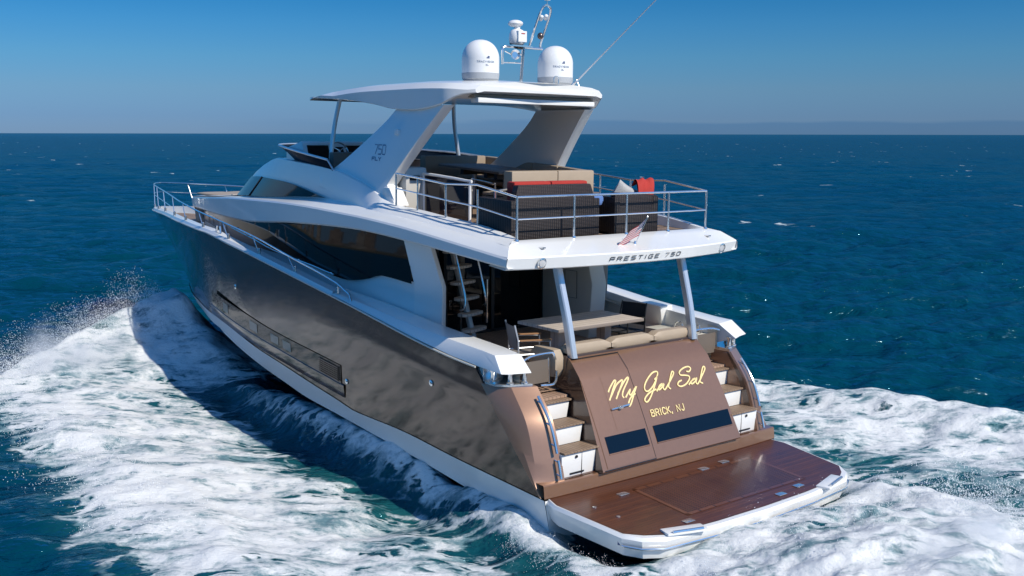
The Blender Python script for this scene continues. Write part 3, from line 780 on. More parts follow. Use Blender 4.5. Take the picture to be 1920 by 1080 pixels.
# hardtop
hw_ = pch([3.05, 3.15, 3.7, 4.5, 5.5, 7, 8.1, 8.5, 8.72], [1.38, 1.46, 1.70, 1.76, 1.75, 1.66, 1.56, 1.49, 1.40])
lip = pch([3.05, 3.3, 3.7, 4.4, 5.05, 5.7, 6.5, 7.5, 8.72], [5.60, 5.57, 5.42, 5.345, 5.37, 5.46, 5.54, 5.60, 5.66])
tp = pch([3.05, 3.5, 4.5, 6, 7.5, 8.72], [5.80, 5.84, 5.86, 5.86, 5.81, 5.71])
m = MB(); rows = []
for x in np.linspace(3.05, 8.72, 50):
    w_, l_, t_ = float(hw_(x)), float(lip(x)), float(tp(x)); g = max(l_ + .03, 5.52 if x < 8.2 else 5.62)
    xo = x + .35 * max(0, (x - 7.6) / 1.12) ** 2 * 0
    half = [(0, t_), (.45, t_ - .004), (.8, t_ - .035), (.94, t_ - .075), (1.0, min(t_ - .10, max(l_ + .06, t_ - .17))), (.995, l_ + .012), (.975, l_), (.88, min(g, l_ + .06)), (.8, g), (0, g)]
    full = [(w_ * k, z) for k, z in half] + [(-w_ * k, z) for k, z in half[::-1][1:-1]]
    row = [(xo + .10 * (y / w_) ** 2 * max(0, 1 - (x - 3.05) / .9) ** 2 + .35 * max(0, (x - 7.2) / 1.5) * (1 - (y / w_) ** 2), y, z) for y, z in full]
    rows.append(row)
m.grid(rows, close_v=True); m.poly(rows[0]); m.poly(rows[-1][::-1])
ht = m.build('hardtop', 'white', Y, smooth=30)
m = MB(); m.box(3.22, 3.42, -1.27, 1.27, 5.455, 5.535); m.build('awning_case', 'white', Y, bevel=.012)
m = MB(); m.box(3.30, 3.46, -1.30, 1.30, 5.54, 5.585); m.build('awning_slot', 'taupe', Y)
for sg in (1, -1):
    m = MB(); m.tube(spline([(7.60, 1.33 * sg, 5.64), (7.68, 1.42 * sg, 5.1), (7.66, 1.52 * sg, 4.45), (7.6, 1.55 * sg, 3.7)], 5), .042, 10); m.build('hardtop_pole', 'brushed', Y)
# radomes
for sg in (1, -1):
    c = (3.77, .82 * sg, 0)
    m = MB(); m.lathe([(.24, 5.80), (.27, 5.83), (.305, 5.86), (.315, 5.93), (.315, 5.955)], c, 36); base = m.build('radome_base', 'dome_base', Y, smooth=30)
    m = MB(); prof = [(.312, 5.956), (.312, 6.19)] + [(.312 * math.cos(a) ** .92, 6.19 + .315 * math.sin(a)) for a in np.linspace(.1, 1.56, 12)]
    m.lathe(prof, c, 40); rd = m.build('radome', 'dome', base, smooth=50)
    th0 = math.radians(163)
    cyl = lambda a, h: (c[0] + .3155 * math.cos(th0 + a / .315), c[1] + .3155 * math.sin(th0 + a / .315), 6.06 + h)
    st, wd = text_strokes('TRACVISION', .028, .024, .011)
    m = MB(); ribbons(m, st, lambda a, h: cyl(a - .17, h + .055), .0055); m.build('lettering', 'letter_blue', rd, smooth=0, fix=False)
    m = MB(); ribbons(m, [[(0, .0), (.045, 0)], [(.0, .018), (.03, .018)]], lambda a, h: cyl(a - .02, h + .005), .006)
    ribbons(m, [[(.0, .0), (.04, 0)]], lambda a, h: cyl(a + .0, h + .13), .016)
    ribbons(m, [[(.02, .022), (.04, .022)]], lambda a, h: cyl(a + .0, h + .13), .016); m.build('mark', 'logo_blue', rd, smooth=0, fix=False)
m = MB(); m.tube(spline([(3.45, -.52, 5.83), (3.45, -.52, 5.93), (3.45, -.57, 5.96), (3.45, -.62, 5.93), (3.45, -.62, 5.83)], 4), .009, 6); m.build('lift_ring', 'steel', Y)
# mast
m = MB(); m.tube([(3.72, 0, 5.82), (3.66, 0, 6.42)], .03, 10)
m.tube(spline([(3.66, .44, 6.12), (3.66, .45, 6.34), (3.66, .40, 6.41), (3.66, .30, 6.42), (3.66, -.42, 6.42)], 4), .022, 8)
m.tube([(3.66, .44, 6.15), (3.68, 0, 6.16)], .012, 6)
m.box(3.5, 3.84, -.08, .36, 6.415, 6.44)
m.tube(spline([(3.68, -.14, 6.43), (3.52, -.14, 6.75), (3.38, -.15, 7.02), (3.345, -.21, 7.10), (3.345, -.29, 7.10), (3.38, -.36, 7.02), (3.52, -.37, 6.75), (3.66, -.37, 6.48), (3.64, -.42, 6.42)], 4), .021, 8)
m.tube([(3.345, -.25, 7.10), (3.34, -.25, 7.2)], .012, 6)
mast = m.build('mast', 'steel', Y)
m = MB(); m.lathe([(.05, 7.19), (.055, 7.22), (.03, 7.24), (.045, 7.26), (.045, 7.31), (.02, 7.33), (.01, 7.40)], (3.34, -.25, 0), 12); m.build('anchor_light', 'dome', mast)
for dy in (-.19, -.29):
    m = MB(); m.lathe([(.03, -.04), (.035, .0), (.03, .05), (.015, .06)], (3.42, dy, 6.90 + .02 * (dy < -.2)), 10, axis=(-.7, .3, .6)); m.build('deck_lamp', 'dome', mast)
m = MB(); m.ball((3.52, -.26, 6.62), .055, .055, .06, 12); m.build('horn_cap', 'horn', mast)
m = MB(); m.lathe([(.02, -.08), (.03, .0), (.055, .05), (.085, .085), (.085, .09), (.05, .06)], (3.64, .22, 6.28), 14, axis=(-.9, .3, .05)); m.tube([(3.66, .4, 6.34), (3.66, .22, 6.28)], .012, 5); m.tube([(3.66, .22, 6.3), (3.67, .0, 6.3)], .016, 6); m.build('horn', 'steel', mast)
m = MB(); m.lathe([(.06, 6.44), (.12, 6.47), (.13, 6.49), (.14, 6.56), (.135, 6.64), (.10, 6.70), (.05, 6.72), (.05, 6.76)], (3.68, .12, 0), 24); m.box(3.54, 3.66, .02, .20, 6.50, 6.68); rb = m.build('radar_body', 'dome', mast, smooth=40)
m = MB(); m.ball((3.70, .14, 6.81), .13, .13, .062, 16); m.build('radar_head', 'dome', mast)
m = MB(); m.tube([(3.7, .12, 6.445), (3.68, .12, 6.475)], .125, 20); m.build('radar_foot', 'black', mast)
ribm = MB(); ribm.box(3.535, 3.539, .06, .14, 6.63, 6.645); ribm.build('mark', 'red', rb)
m = MB(); m.tube([(4.04, -1.38, 5.78), (3.2, -1.42, 6.36), (1.3, -1.5, 7.66)], [.018, .012, .007], 6); an = m.build('whip_antenna', 'dome', Y)
m = MB(); m.tube([(4.04, -1.38, 5.78), (3.88, -1.39, 5.90)], .026, 8); m.tube([(3.8, -1.36, 5.95), (3.72, -1.38, 5.76)], .007, 5); m.build('antenna_foot', 'steel', an)

# flybridge windscreen, console
top = spline([(6.98, 1.97, 4.47), (8.2, 1.86, 4.58), (9.4, 1.66, 4.68), (10.2, 1.35, 4.72), (10.7, .7, 4.735), (10.85, 0, 4.735), (10.7, -.7, 4.73), (10.2, -1.35, 4.69), (9.4, -1.66, 4.63), (8.2, -1.86, 4.58), (6.98, -1.97, 4.47)], 4)
bot = spline([(6.80, 1.93, 4.27), (7.9, 1.80, 4.34), (8.9, 1.62, 4.40), (9.55, 1.30, 4.44), (9.95, .7, 4.47), (10.05, 0, 4.48), (9.95, -.7, 4.47), (9.55, -1.30, 4.44), (8.9, -1.62, 4.40), (7.9, -1.80, 4.34), (6.80, -1.93, 4.27)], 4)
m = MB(); m.grid([top, bot]); ws = m.build('windscreen', 'wind_tint', Y)
m = MB(); m.tube(top, .022, 6); m.tube([top[0], bot[0]], .016, 6); m.tube([top[-1], bot[-1]], .016, 6); m.build('windscreen_frame', 'brushed', ws)
m = MB(); m.tube([p + Vector((.02, 0, -.0)) for p in bot], .014, 5); m.build('windscreen_trim', 'black', ws)
m = MB(); m.prism([(8.35, 0, 3.7), (8.35, 0, 4.25), (8.62, 0, 4.30), (8.78, 0, 4.76), (8.84, 0, 4.80), (9.5, 0, 4.66), (9.5, 0, 3.7)], (0, -1.35, 0)); m.v = [(x, y * 1.45 + 1.55, z) for x, y, z in m.v]
con = m.build('helm_console', 'white', Y, bevel=.02)
for ya_, yb2 in ((1.46, .98), (.58, .12),):
    m = MB(); m.hexa([(8.60, ya_, 4.32), (8.62, ya_, 4.32), (8.62, yb2, 4.32), (8.60, yb2, 4.32)], [(8.76, ya_, 4.72), (8.78, ya_, 4.72), (8.78, yb2, 4.72), (8.76, yb2, 4.72)]); m.build('display', 'screen', con)
m = MB(); m.hexa([(8.60, .93, 4.32), (8.62, .93, 4.32), (8.62, .64, 4.32), (8.60, .64, 4.32)], [(8.76, .93, 4.70), (8.78, .93, 4.70), (8.78, .64, 4.70), (8.76, .64, 4.70)]); m.build('display', 'screen', con)
m = MB(); q = Vector((-.85, 0, .52)).to_track_quat('Z', 'Y'); cc = Vector((8.25, 1.0, 4.62))
m.tube([cc + q @ Vector((.19 * math.cos(a), .19 * math.sin(a), 0)) for a in np.linspace(0, 2 * math.pi, 24)[:-1]], .016, 6, closed=True)
for a in (.5, 2.6, 4.7): m.tube([cc, cc + q @ Vector((.19 * math.cos(a), .19 * math.sin(a), 0))], .012, 5)
m.tube([cc, (8.55, 1.0, 4.40)], .03, 8); m.build('steering_wheel', 'steel', con)
m = MB(); m.box(7.38, 7.55, .55, 1.62, 3.9, 4.60); m.box(7.5, 8.0, .55, 1.62, 3.72, 4.2); m.build('helm_seat', 'taupe_dark', Y, bevel=.03)

# ---------------------------------------------------------------- rails
RZ = lambda x: float(tz(x)) - .01
for sg in (1, -1):
    P = [(1.25, 3.43), (2.2, 3.58), (3.04, 3.64), (3.84, 3.71), (4.49, 3.76)]
    m = MB()
    m.tube([(x, 2.03, z + (.62 if x < 2 else .53 + .08 * (x < 2.5))) for x, z in P], .017, 8)
    m.tube([(x, 2.03, z + .30 - .02 * (x > 2)) for x, z in P], .013, 8)
    m.side(sg); rl = m.build('side_railing', 'steel', Y)
    for x, z in P[1:]:
        m = MB(); m.tube([(x, 2.03, z - .03), (x, 2.03, z + .54)], .016, 8); m.side(sg); m.build('post', 'steel', rl)
m = MB()
for h, r in ((.62, .017), (.30, .013)): m.tube([(1.25, y, 3.43 + h) for y in (2.03, 1, 0, -1, -2.03)], r, 8)
rl = m.build('stern_railing', 'steel', Y)
for y in (2.03, .93, -.17, -1.12, -2.03):
    m = MB(); m.tube([(1.25, y, 3.40), (1.25, y, 4.05)], .017, 8); m.lathe([(.035, 3.415), (.03, 3.44), (.018, 3.45)], (1.25, y, 0), 10); m.build('post', 'steel', rl)
# bow rail
rz_ = pch([5.0, 5.4, 7, 8.66, 10.2, 11.7, 13.4, 15, 17, 19, 20.6, 21.15], [2.24, 2.38, 2.66, 2.93, 3.11, 3.24, 3.34, 3.41, 3.46, 3.48, 3.48, 3.48])
xs_ = list(np.linspace(5.0, 20.6, 40)) + [20.9, 21.05, 21.15]
up = [(x, max(.0, float(b(x)) - .06) if x < 20.8 else float(b(20.7)) * (1.05 - (x - 20.7) / .45) , float(rz_(x))) for x in xs_]
up[-1] = (21.2, 0, 3.48)
m = MB(); full = up + [(x, -y, z) for x, y, z in up[::-1][1:]]
m.tube(full, .016, 8)
lo = [(x, y, z - .28) for x, y, z in up if x > 15.3]; m.tube(lo + [(x, -y, z) for x, y, z in lo[::-1][1:]], .010, 6)
m.tube([(5.0, 2.66, 2.24), (4.93, 2.66, 2.12)], .016, 6); m.tube([(5.0, -2.66, 2.24), (4.93, -2.66, 2.12)], .016, 6)
br = m.build('bow_rail', 'steel', Y)
for sg in (1, -1):
    for x in (5.4, 6.97, 8.5, 10.0, 11.5, 13.1, 14.7, 16.6, 18.4, 20.0):
        xt = x + (.28 if x > 6 else .0)
        m = MB(); m.tube([(x, float(b(x)) - .07, float(sz(x)) + .05), (xt, float(b(xt)) - .06, float(rz_(xt)))], .011, 6)
        m.lathe([(.03, 0), (.03, .1), (.018, .115)], (x, float(b(x)) - .07, float(sz(x)) + .05), 8); m.side(sg); m.build('post', 'steel', br)
    for x in (6.1, 7.7, 9.2, 10.8):                                                                  # inner deck posts by the window
        pass
    m = MB(); x = 10.6; m.tube([(x - .1, float(b(x)) - .1, float(sz(x)) + .06), (x - .07, float(b(x)) - .1, float(sz(x)) + .2)], .025, 8); m.tube([(x + .12, float(b(x)) - .1, float(sz(x)) + .06), (x + .09, float(b(x)) - .1, float(sz(x)) + .2)], .025, 8); m.side(sg); m.build('mooring_cleat', 'steel', Y)
    m = MB(); pts = [(x, float(ys(x)) + .09, float(gb(x)) + .02 - .03 * (x > 12)) for x in np.linspace(6.3, 12.0, 16)]
    m.tube(pts, .013, 6); hr = m.side(sg).build('hand_rail', 'steel', Y)
    for x in (6.4, 7.7, 9.1, 10.6, 11.9):
        m = MB(); m.tube([(x, float(ys(x)) + .0, float(gb(x)) - .03), (x, float(ys(x)) + .09, float(gb(x)) + .02)], .012, 6); m.ball((x, float(ys(x)) + .09, float(gb(x)) + .03), .022, n=8); m.side(sg); m.build('bracket', 'steel', hr)
# ---------------------------------------------------------------- transom: sill, garage panel with door, windows and name
m = MB(); rows = []
for y in np.linspace(-2.50, 2.50, 21):
    q = (1 - (y / 2.5) ** 2) * -.06
    rows.append([(.02 + q, y, -.02), (.0 + q, y, .0), (.02 + q, y, .17), (.035 + q, y, .185), (.5, y, .188)])
m.grid(rows); m.build('transom_sill', 'brown', Y, smooth=30)
for sg in (1, -1):
    m = MB(); m.grid([[(.045, y * sg, .193), (.5, y * sg, .196)] for y in (1.45, 2.1)]); m.build('step_landing', 'teak_wet', Y)
PU = Vector((.65, 0, 1.24)).normalized(); PN = Vector((-1.24, 0, .65)).normalized(); P0 = Vector((-.1, 0, .21))
def pan(y, s, out=0.0): p = P0 + PU * s + PN * out; return (p.x, y, p.z)
prof = [(-.085, .19), (-.1, .21)] + [(pan(0, s, .018 * math.sin(math.pi * s / 1.4))[0], pan(0, s, .018 * math.sin(math.pi * s / 1.4))[2]) for s in np.linspace(.1, 1.40, 14)] + [(.66, 1.555), (.77, 1.66), (.81, 1.685), (.86, 1.69), (1.05, 1.68)]
hwid = lambda z: 1.50 - .12 * (z - .21) / 1.5
m = MB(); rows = [[(x, hwid(z) * k, z) for k in np.linspace(-1, 1, 17)] for x, z in prof]
m.grid(rows)
gp = m.build('garage_door', 'brown', Y, smooth=24)
for sg in (1, -1):
    m = MB(); m.prism([(x + .004, hwid(z) * sg - .003 * sg, z) for x, z in prof] + [(1.05, 1.45 * sg, .19)], (0, -.03 * sg, 0)); m.build('shaded_side_wall', 'brown_dark', gp, smooth=0)  # the panel's own paint, with the shade put into its colour
    m = MB(); m.grid([[(1.04, 2.075 * sg, z), (float(fi[0](z)) + .05, 2.082 * sg, z)] for z in np.linspace(.2, 1.39, 8)]); m.build('shaded_step_wall', 'brown_dark', Y)  # dark sheet that paints shade onto the quarter's inner face
bump_out = lambda s: .018 * math.sin(math.pi * max(0, min(1.4, s)) / 1.4) + .003
pf = lambda y, s: pan(y, s, bump_out(s))
def quad_on_panel(ya, yb_, s0, s1, out, n=5):
    return [[pan(ya + (yb_ - ya) * j / 6, s0 + (s1 - s0) * i / n, bump_out(s0 + (s1 - s0) * i / n) + out) for j in range(7)] for i in range(n + 1)]
# boarding door outline, slightly proud leaf with a shallow flute
m = MB(); m.grid(quad_on_panel(1.40, .44, .03, 1.36, .004, 12)); bd = m.build('boarding_door', 'brown', gp)
m = MB(); cut = [[(.42, .012), (.42, 1.40)], [(1.43, .012), (.42, .012)]]
m.grid([[pf(y0, s) for s in np.linspace(.0, 1.40, 14)] for y0 in (.416, .424)])
m.grid([[pf(y0, .0), pf(y0, .016)] for y0 in np.linspace(.42, 1.46, 6)])
for s0, s1, ya0, ya1 in ((1.40, 1.55, .42, .42),):
    pass
m.grid([[(.552 + (.77 - .552) * f - .006, .416 + dy, 1.449 + (1.66 - 1.449) * f + .006) for f in (0, .5, 1)] for dy in (0, .008)])
m.grid([[(.765, y0, 1.666), (.782, y0, 1.679)] for y0 in np.linspace(.413, 1.36, 6)])
m.build('door_seam', 'black', gp, smooth=0)
m = MB(); m.grid(quad_on_panel(1.02, .56, .52, 1.36, .0065, 10)); m.build('door_inset', 'brown', bd)
m = MB(); m.tube([pan(1.02, .845, .045), pan(.66, .866, .045)], [.016, .022], 8); m.tube([pan(.85, .853, .0), pan(.85, .853, .05)], .035, 10); m.ball(pan(.85, .853, .055), .05, .05, .03, 10); m.build('handle', 'steel', bd)
m = MB(); m.tube([pan(.865, .672, .0), pan(.865, .672, .02)], .02, 10); m.build('lock', 'steel', bd)
m = MB(); m.grid(quad_on_panel(1.30, .475, .232, .478, .0075)); m.build('door_window', 'blue_glass', bd)
m = MB(); m.grid(quad_on_panel(.305, -1.40, .235, .484, .0065)); m.build('garage_window', 'blue_glass', gp)
m = MB()
for ya, yb2, s0, s1 in ((1.30, .475, .232, .478), (.305, -1.40, .235, .484)):
    m.tube([pan(ya, s0 - .012, bump_out(s0) + .003), pan(yb2, s0 - .012, bump_out(s0) + .003)], .009, 6)
m.build('window_trim', 'brown', gp)
NAME = [[[.951,1.116],[.902,1.167],[.786,1.255],[.751,1.265],[.748,1.245],[.816,1.176],[.98,.992]],[[.933,1.038],[.761,1.19],[.636,1.248],[.608,1.244],[.636,1.204],[.844,.993]],[[.781,1.064],[.607,1.206],[.501,1.271],[.477,1.266],[.514,1.22],[.652,1.098],[.706,1.026],[.696,.988]],[[.651,.987],[.573,1.049],[.519,1.086],[.553,1.041],[.559,1.012],[.532,1.008],[.463,1.054],[.379,1.113],[.467,1.017],[.576,.893],[.633,.848],[.648,.872],[.599,.934],[.529,.983],[.448,1.011]],[[-.047,1.168],[-.104,1.199],[-.154,1.259],[-.127,1.285],[-.029,1.268],[.119,1.18],[.213,1.089],[.222,1.027],[.169,1.009],[.056,1.06],[-.066,1.154],[-.119,1.213],[-.01,1.084],[.153,.921],[.257,.853],[.3,.875],[.272,.919],[.16,.979],[.002,1.014]],[[-.008,.985],[-.074,1.03],[-.17,1.074],[-.117,1.066],[-.055,1.022],[-.059,.997],[-.127,1.02],[-.203,1.073],[-.16,1.018],[-.171,.983],[-.215,.999],[-.35,1.097],[-.476,1.196],[-.485,1.235],[-.448,1.224],[-.362,1.123],[-.282,1.022],[-.304,.979]],[[-.782,1.196],[-.835,1.189],[-.888,1.233],[-.844,1.269],[-.726,1.257],[-.618,1.21],[-.617,1.16],[-.716,1.14],[-.793,1.114],[-.772,1.063],[-.666,1.001],[-.546,.98],[-.489,1.013],[-.524,1.055],[-.597,1.073]],[[-.731,.986],[-.819,1.036],[-.919,1.061],[-.851,1.052],[-.785,1.009],[-.8,.986],[-.881,1.013],[-.945,1.06],[-.899,1.002],[-.909,.97],[-.95,.983],[-1.08,1.082],[-1.199,1.18],[-1.201,1.222],[-1.159,1.206],[-1.071,1.104],[-.994,1.0],[-1.036,.964]]]
m = MB()
nm = [[(p.x, p.y) for p in spline([(a, c, 0) for a, c in st], 5)] for st in NAME]
ribbons(m, nm, lambda a, h: pan(a, h, bump_out(h) + .0075), .024)
m.build('lettering', 'gold', gp, smooth=0, fix=False); m = MB()
st, wd = text_strokes('BRICK, NJ', .098, .068, .028, .05)
ribbons(m, st, lambda a, h: pan(.262 - a, .622 + h - a * .012, bump_out(.67) + .0075), .017)
m.build('lettering', 'gold', gp, smooth=0, fix=False)

# ---------------------------------------------------------------- steps up each side
ST = [(.10, .19, .56), (.40, .56, .85), (.70, .85, 1.13), (1.0, 1.13, 1.20)]
for sg in (1, -1):
    m = MB()
    for x, z0, z1 in ST[:3]: m.hexa([(x, 1.50, z0), (x + .30, 1.50, z0), (x + .30, 2.10, z0), (x, 2.10, z0)], [(x - .01, 1.46, z1 - .03), (x + .30, 1.46, z1 - .03), (x + .30, 2.12, z1 - .03), (x - .01, 2.12, z1 - .03)])
    m.side(sg); stp = m.build('stern_steps', 'white', Y, bevel=.006)
    for x, z0, z1 in ST[:3]:
        m = MB(); m.box(x - .05, x + .295, 1.44, 2.11, z1 - .028, z1); m.side(sg); m.build('tread', 'teak', stp, bevel=.008)
    m = MB(); m.box(.082, .096, 1.70, 1.96, .225, .245); m.lathe([(.02, 0), (.022, .012), (.01, .018)], (.085, 1.85, .47), 10, axis=(-1, 0, 0)); m.box(.090, .096, 1.735, 1.743, .20, .53); m.side(sg); m.build('locker_latch', 'black', stp)
    m = MB(); m.box(.75, 1.02, 1.44, 2.11, 1.135, 1.17); m.side(sg); m.build('top_step', 'teak_bright', Y)
    # gate frame and grab loop by the steps
    m = MB()
    m.tube(spline([(.95, 2.13, 1.72), (.98, 1.95, 1.76), (.98, 1.62, 1.77), (.96, 1.54, 1.74), (.93, 1.52, 1.55), (.92, 1.52, 1.38), (.95, 1.56, 1.30), (1.0, 1.75, 1.30)], 4), .02, 8)
    m.tube([(.99, 1.62, 1.70), (.99, 1.60, 1.32)], .012, 6)
    m.side(sg); bg_ = m.build('boarding_gate', 'steel', Y)
    m = MB(); m.box(.985, .995, 1.60, 2.08, 1.34, 1.68); m.side(sg); m.build('gate_panel', 'taupe_dark', bg_)

# ---------------------------------------------------------------- swimming platform
def ring(s, zt): return None
PL = [(.0, 2.46), (-.22, 2.52), (-1.38, 2.38), (-1.60, 2.23), (-1.75, 1.96), (-1.84, 1.0), (-1.87, 0)]
pz = lambda x: -.012 + .065 * x
full = PL + [(x, -y) for x, y in PL[::-1][1:]]
m = MB()
sec = [(0, -.30, .09), (0, -.13, .02), (0, -.045, .0), (0, .0, .03), (0, -.0, .075)]
rows = []
cx_ = -.8
for x, y in full:
    d = Vector((x - cx_, y * .55, 0)).normalized() if x < -.3 else Vector((0, math.copysign(1, y), 0))
    r = []
    for _, dz, ins in sec: r.append((x - d.x * ins, y - d.y * ins, pz(x) + dz))
    rows.append(r)
m.grid(rows)
m.poly([(r[0][0], r[0][1], r[0][2]) for r in rows]); 
pf_ = m.build('swim_platform', 'white', Y, smooth=25)
m = MB(); inner = []
for x, y in full:
    d = Vector((x - cx_, y * .55, 0)).normalized() if x < -.3 else Vector((0, math.copysign(1, y), 0)); w_ = .05 if x > -1.45 else .11
    inner.append((x - d.x * w_, y - d.y * w_, pz(x - d.x * w_) + .004))
m.poly(inner); deckp = m.build('platform_deck', 'teak_wet', pf_, smooth=0)
m = MB()
for x, y in full: pass
m.grid([[(p[0], p[1], pz(p[0]) - .002) for p in inner], [(r[3][0], r[3][1], r[3][2] + .001) for r in rows]]); m.build('platform_rim', 'white', pf_)
m = MB(); m.grid([[(x, y, pz(x) + .008) for y in np.linspace(1.12, -1.35, 6)] for x in np.linspace(-.42, -1.36, 6)]); gr = m.build('grating', 'grating', pf_, smooth=0)
m = MB(); w_ = .045
for (xa_, xb_, ya_, yb2) in ((-.36, -.42, 1.18, -1.41), (-1.36, -1.42, 1.18, -1.41), (-.36, -1.42, 1.18, 1.12), (-.36, -1.42, -1.35, -1.41)):
    m.grid([[(x, y, pz(x) + .0095) for y in np.linspace(ya_, yb2, 4)] for x in np.linspace(xa_, xb_, 4)])
m.build('grating_border', 'teak_border', pf_, smooth=0)
for x, y in ((-.42, 1.42), (-.34, -.35), (-.30, -.86), (-1.55, 1.32), (-1.62, -.55), (-1.55, -1.05)):
    m = MB(); m.box(x - .05, x + .05, y - .085, y + .085, pz(x) + .006, pz(x) + .018); m.build('hatch_hinge', 'steel', pf_, bevel=.004)
for x, y in ((-.55, 2.08), (-.95, 2.02)):
    m = MB(); m.lathe([(.03, 0), (.03, .01), (.015, .012)], (x, y, pz(x) + .005), 12); m.build('deck_fill', 'steel', pf_)
for sg in (1, -1):
    m = MB(); a = Vector((-1.70, 1.90 * sg, pz(-1.7))); c = Vector((-1.86, 1.30 * sg, pz(-1.86))); d = (c - a).normalized(); nrm = Vector((-d.y, d.x, 0)) * sg
    if nrm.x > 0: nrm = -nrm
    q = [a + nrm * -.16, c + nrm * -.16, c + nrm * .05, a + nrm * .05]
    m.prism([p + Vector((0, 0, .002)) for p in q], (0, 0, .034)); bs = m.build('boarding_step', 'white', pf_, bevel=.012)
    m = MB(); m.tube([a + d * .08 + nrm * .03 + Vector((0, 0, .045)), c - d * .08 + nrm * .03 + Vector((0, 0, .045))], .022, 8); m.build('step_rail', 'steel', bs)
    m = MB(); e0 = Vector((-1.30, 2.36 * sg, pz(-1.3) - .10)); e1 = Vector((-1.50, 2.255 * sg, pz(-1.5) - .10)); nn = Vector((-.4, .9 * sg, 0)).normalized() * .012
    m.prism([e0 + nn, e1 + nn, e1 + nn + Vector((0, 0, -.06)), e0 + nn + Vector((0, 0, -.06))], nn * .3); m.build('platform_lamp', 'logo_blue', pf_)
    m = MB(); m.lathe([(.06, 0), (.062, .012), (.03, .015)], (-1.60, 2.1 * sg, pz(-1.6) - .07), 14, axis=(-.75, .6 * sg, .1)); m.build('platform_fitting', 'steel', pf_)
m = MB(); m.tube([(x - .0, y, pz(x) - .15) for x, y in spline([(p[0], p[1], 0) for p in full[2:-2]], 3) for x, y in [(x, y)]] if False else [(p[0] - .006, p[1], pz(p[0]) - .14) for p in full[2:-2]], .016, 6); m.build('platform_strake', 'steel', pf_)
for y in (1.5, -1.5):
    m = MB(); m.box(-1.2, .0, y - .12, y + .12, -.62, -.32); m.build('platform_lift', 'rubber', pf_)

# ---------------------------------------------------------------- cockpit
m = MB(); m.grid([[(x, y, csole(x)) for y in np.linspace(2.16, -2.16, 9)] for x in np.linspace(.98, 4.9, 14)]); m.build('cockpit_floor', 'teak_bright', Y)
m = MB()
for i in range(3):
    y0 = [1.36, .46, -.47][i]; y1 = [.475, -.455, -1.32][i]
    m2 = MB(); m2.cushion(.86, 1.06, y1, y0, 1.70, 1.86, .012); m2.build('bench_cushion', 'beige', Y)
m.box(.84, 1.08, -1.34, 1.40, 1.20, 1.72); m.box(1.08, 1.55, -1.30, 1.34, 1.2, 1.55); bn = m.build('cockpit_bench', 'brown_dark', Y, bevel=.02)
m = MB(); m.cushion(1.06, 1.58, -1.30, 1.34, 1.52, 1.66, .01); m.build('seat_cushion', 'beige', bn)
m = MB(); m.cushion(.90, 1.50, 1.36, 1.56, 1.40, 1.80, .01); m.build('seat_end', 'beige', bn)
m = MB(); m.cushion(.90, 1.30, -1.50, -1.34, 1.50, 1.82, .01); m.build('seat_end', 'beige_dark', bn)
for sg in (1, -1):   # shade-post pillars
    m = MB(); rows = []
    for p in spline([(1.18, 1.33, 3.10), (1.08, 1.33, 2.75), (.93, 1.32, 2.25), (.84, 1.31, 1.85), (.81, 1.30, 1.69)], 5):
        hx, hy = .065, .055
        rows.append([(p.x + a * hx, p.y + c * hy, p.z) for a, c in ((-1, -.7), (-.7, -1), (.7, -1), (1, -.7), (1, .7), (.7, 1), (-.7, 1), (-1, .7))])
    m.grid(rows, close_v=True); m.side(sg); m.build('overhang_pillar', 'brushed', Y, smooth=30)
# after bulkhead of the saloon: dark sliding glass, frame, starboard locker column
zt = 3.2; SX = 4.62
m = MB(); m.grid([[(SX, y, csole(SX)), (SX, y, zt)] for y in np.linspace(2.1, -1.35, 6)]); sd = m.build('sliding_door', 'glass', Y)
m = MB()
for y in (2.08, .95, -.10, -1.30): m.box(SX - .03, SX - .004, y - .035, y + .035, csole(SX), zt)
m.box(SX - .03, SX - .004, -1.3, 2.1, csole(SX), csole(SX) + .05); m.build('door_frame', 'black', sd)
m = MB(); m.tube([(SX - .06, .06, 1.55), (SX - .06, .06, 2.35)], .018, 6); m.build('handle', 'steel', sd)
m = MB(); m.prism([(3.32, -1.32, 1.25), (3.26, -1.34, 2.3), (3.40, -1.30, 2.9), (3.42, -1.28, 3.25), (4.7, -1.28, 3.25), (4.7, -1.30, 1.25)], (0, -.36, 0)); lc = m.build('cockpit_locker', 'cream', Y, bevel=.03)
m = MB(); z0 = 1.9; m.tube([(3.62, -1.292, 2.0), (3.62, -1.285, 2.5), (3.95, -1.285, 2.5), (3.95, -1.292, 2.0)], .006, 4, closed=True); m.lathe([(.02, 0), (.02, .01)], (3.8, -1.285, 2.62), 8, axis=(0, 1, 0)); m.build('locker_door', 'black', lc)
m = MB(); m.tube([(SX - .28, .80, 1.4), (SX - .28, .80, 3.2)], .014, 6); m.lathe([(.06, 2.0), (.065, 2.05), (.065, 3.0), (.06, 3.2)], (SX - .28, .80, 0), 12); m.build('rolled_screen', 'beige_dark', Y)
m = MB(); m.hexa([(2.25, -2.12, 1.60), (2.75, -2.12, 1.60), (2.75, -2.3, 1.60), (2.25, -2.3, 1.60)], [(2.18, -1.98, 1.98), (2.68, -1.98, 2.0), (2.68, -2.32, 2.0), (2.18, -2.32, 1.98)]); m.build('winch_housing', 'white', Y, bevel=.04)
m = MB(); m.box(1.2, 2.3, -2.18, -1.72, 1.25, 1.62); m.build('side_counter', 'cream', Y, bevel=.02)
for x in (1.35, 1.75):
    m = MB(); m.tube(spline([(x - .08, -2.03, 1.63), (x - .05, -2.03, 1.74), (x, -2.03, 1.76)], 3), .016, 6); m.tube(spline([(x + .12, -2.03, 1.63), (x + .09, -2.03, 1.72), (x + .03, -2.03, 1.76)], 3), .016, 6); m.build('mooring_cleat', 'steel', Y)
m = MB()
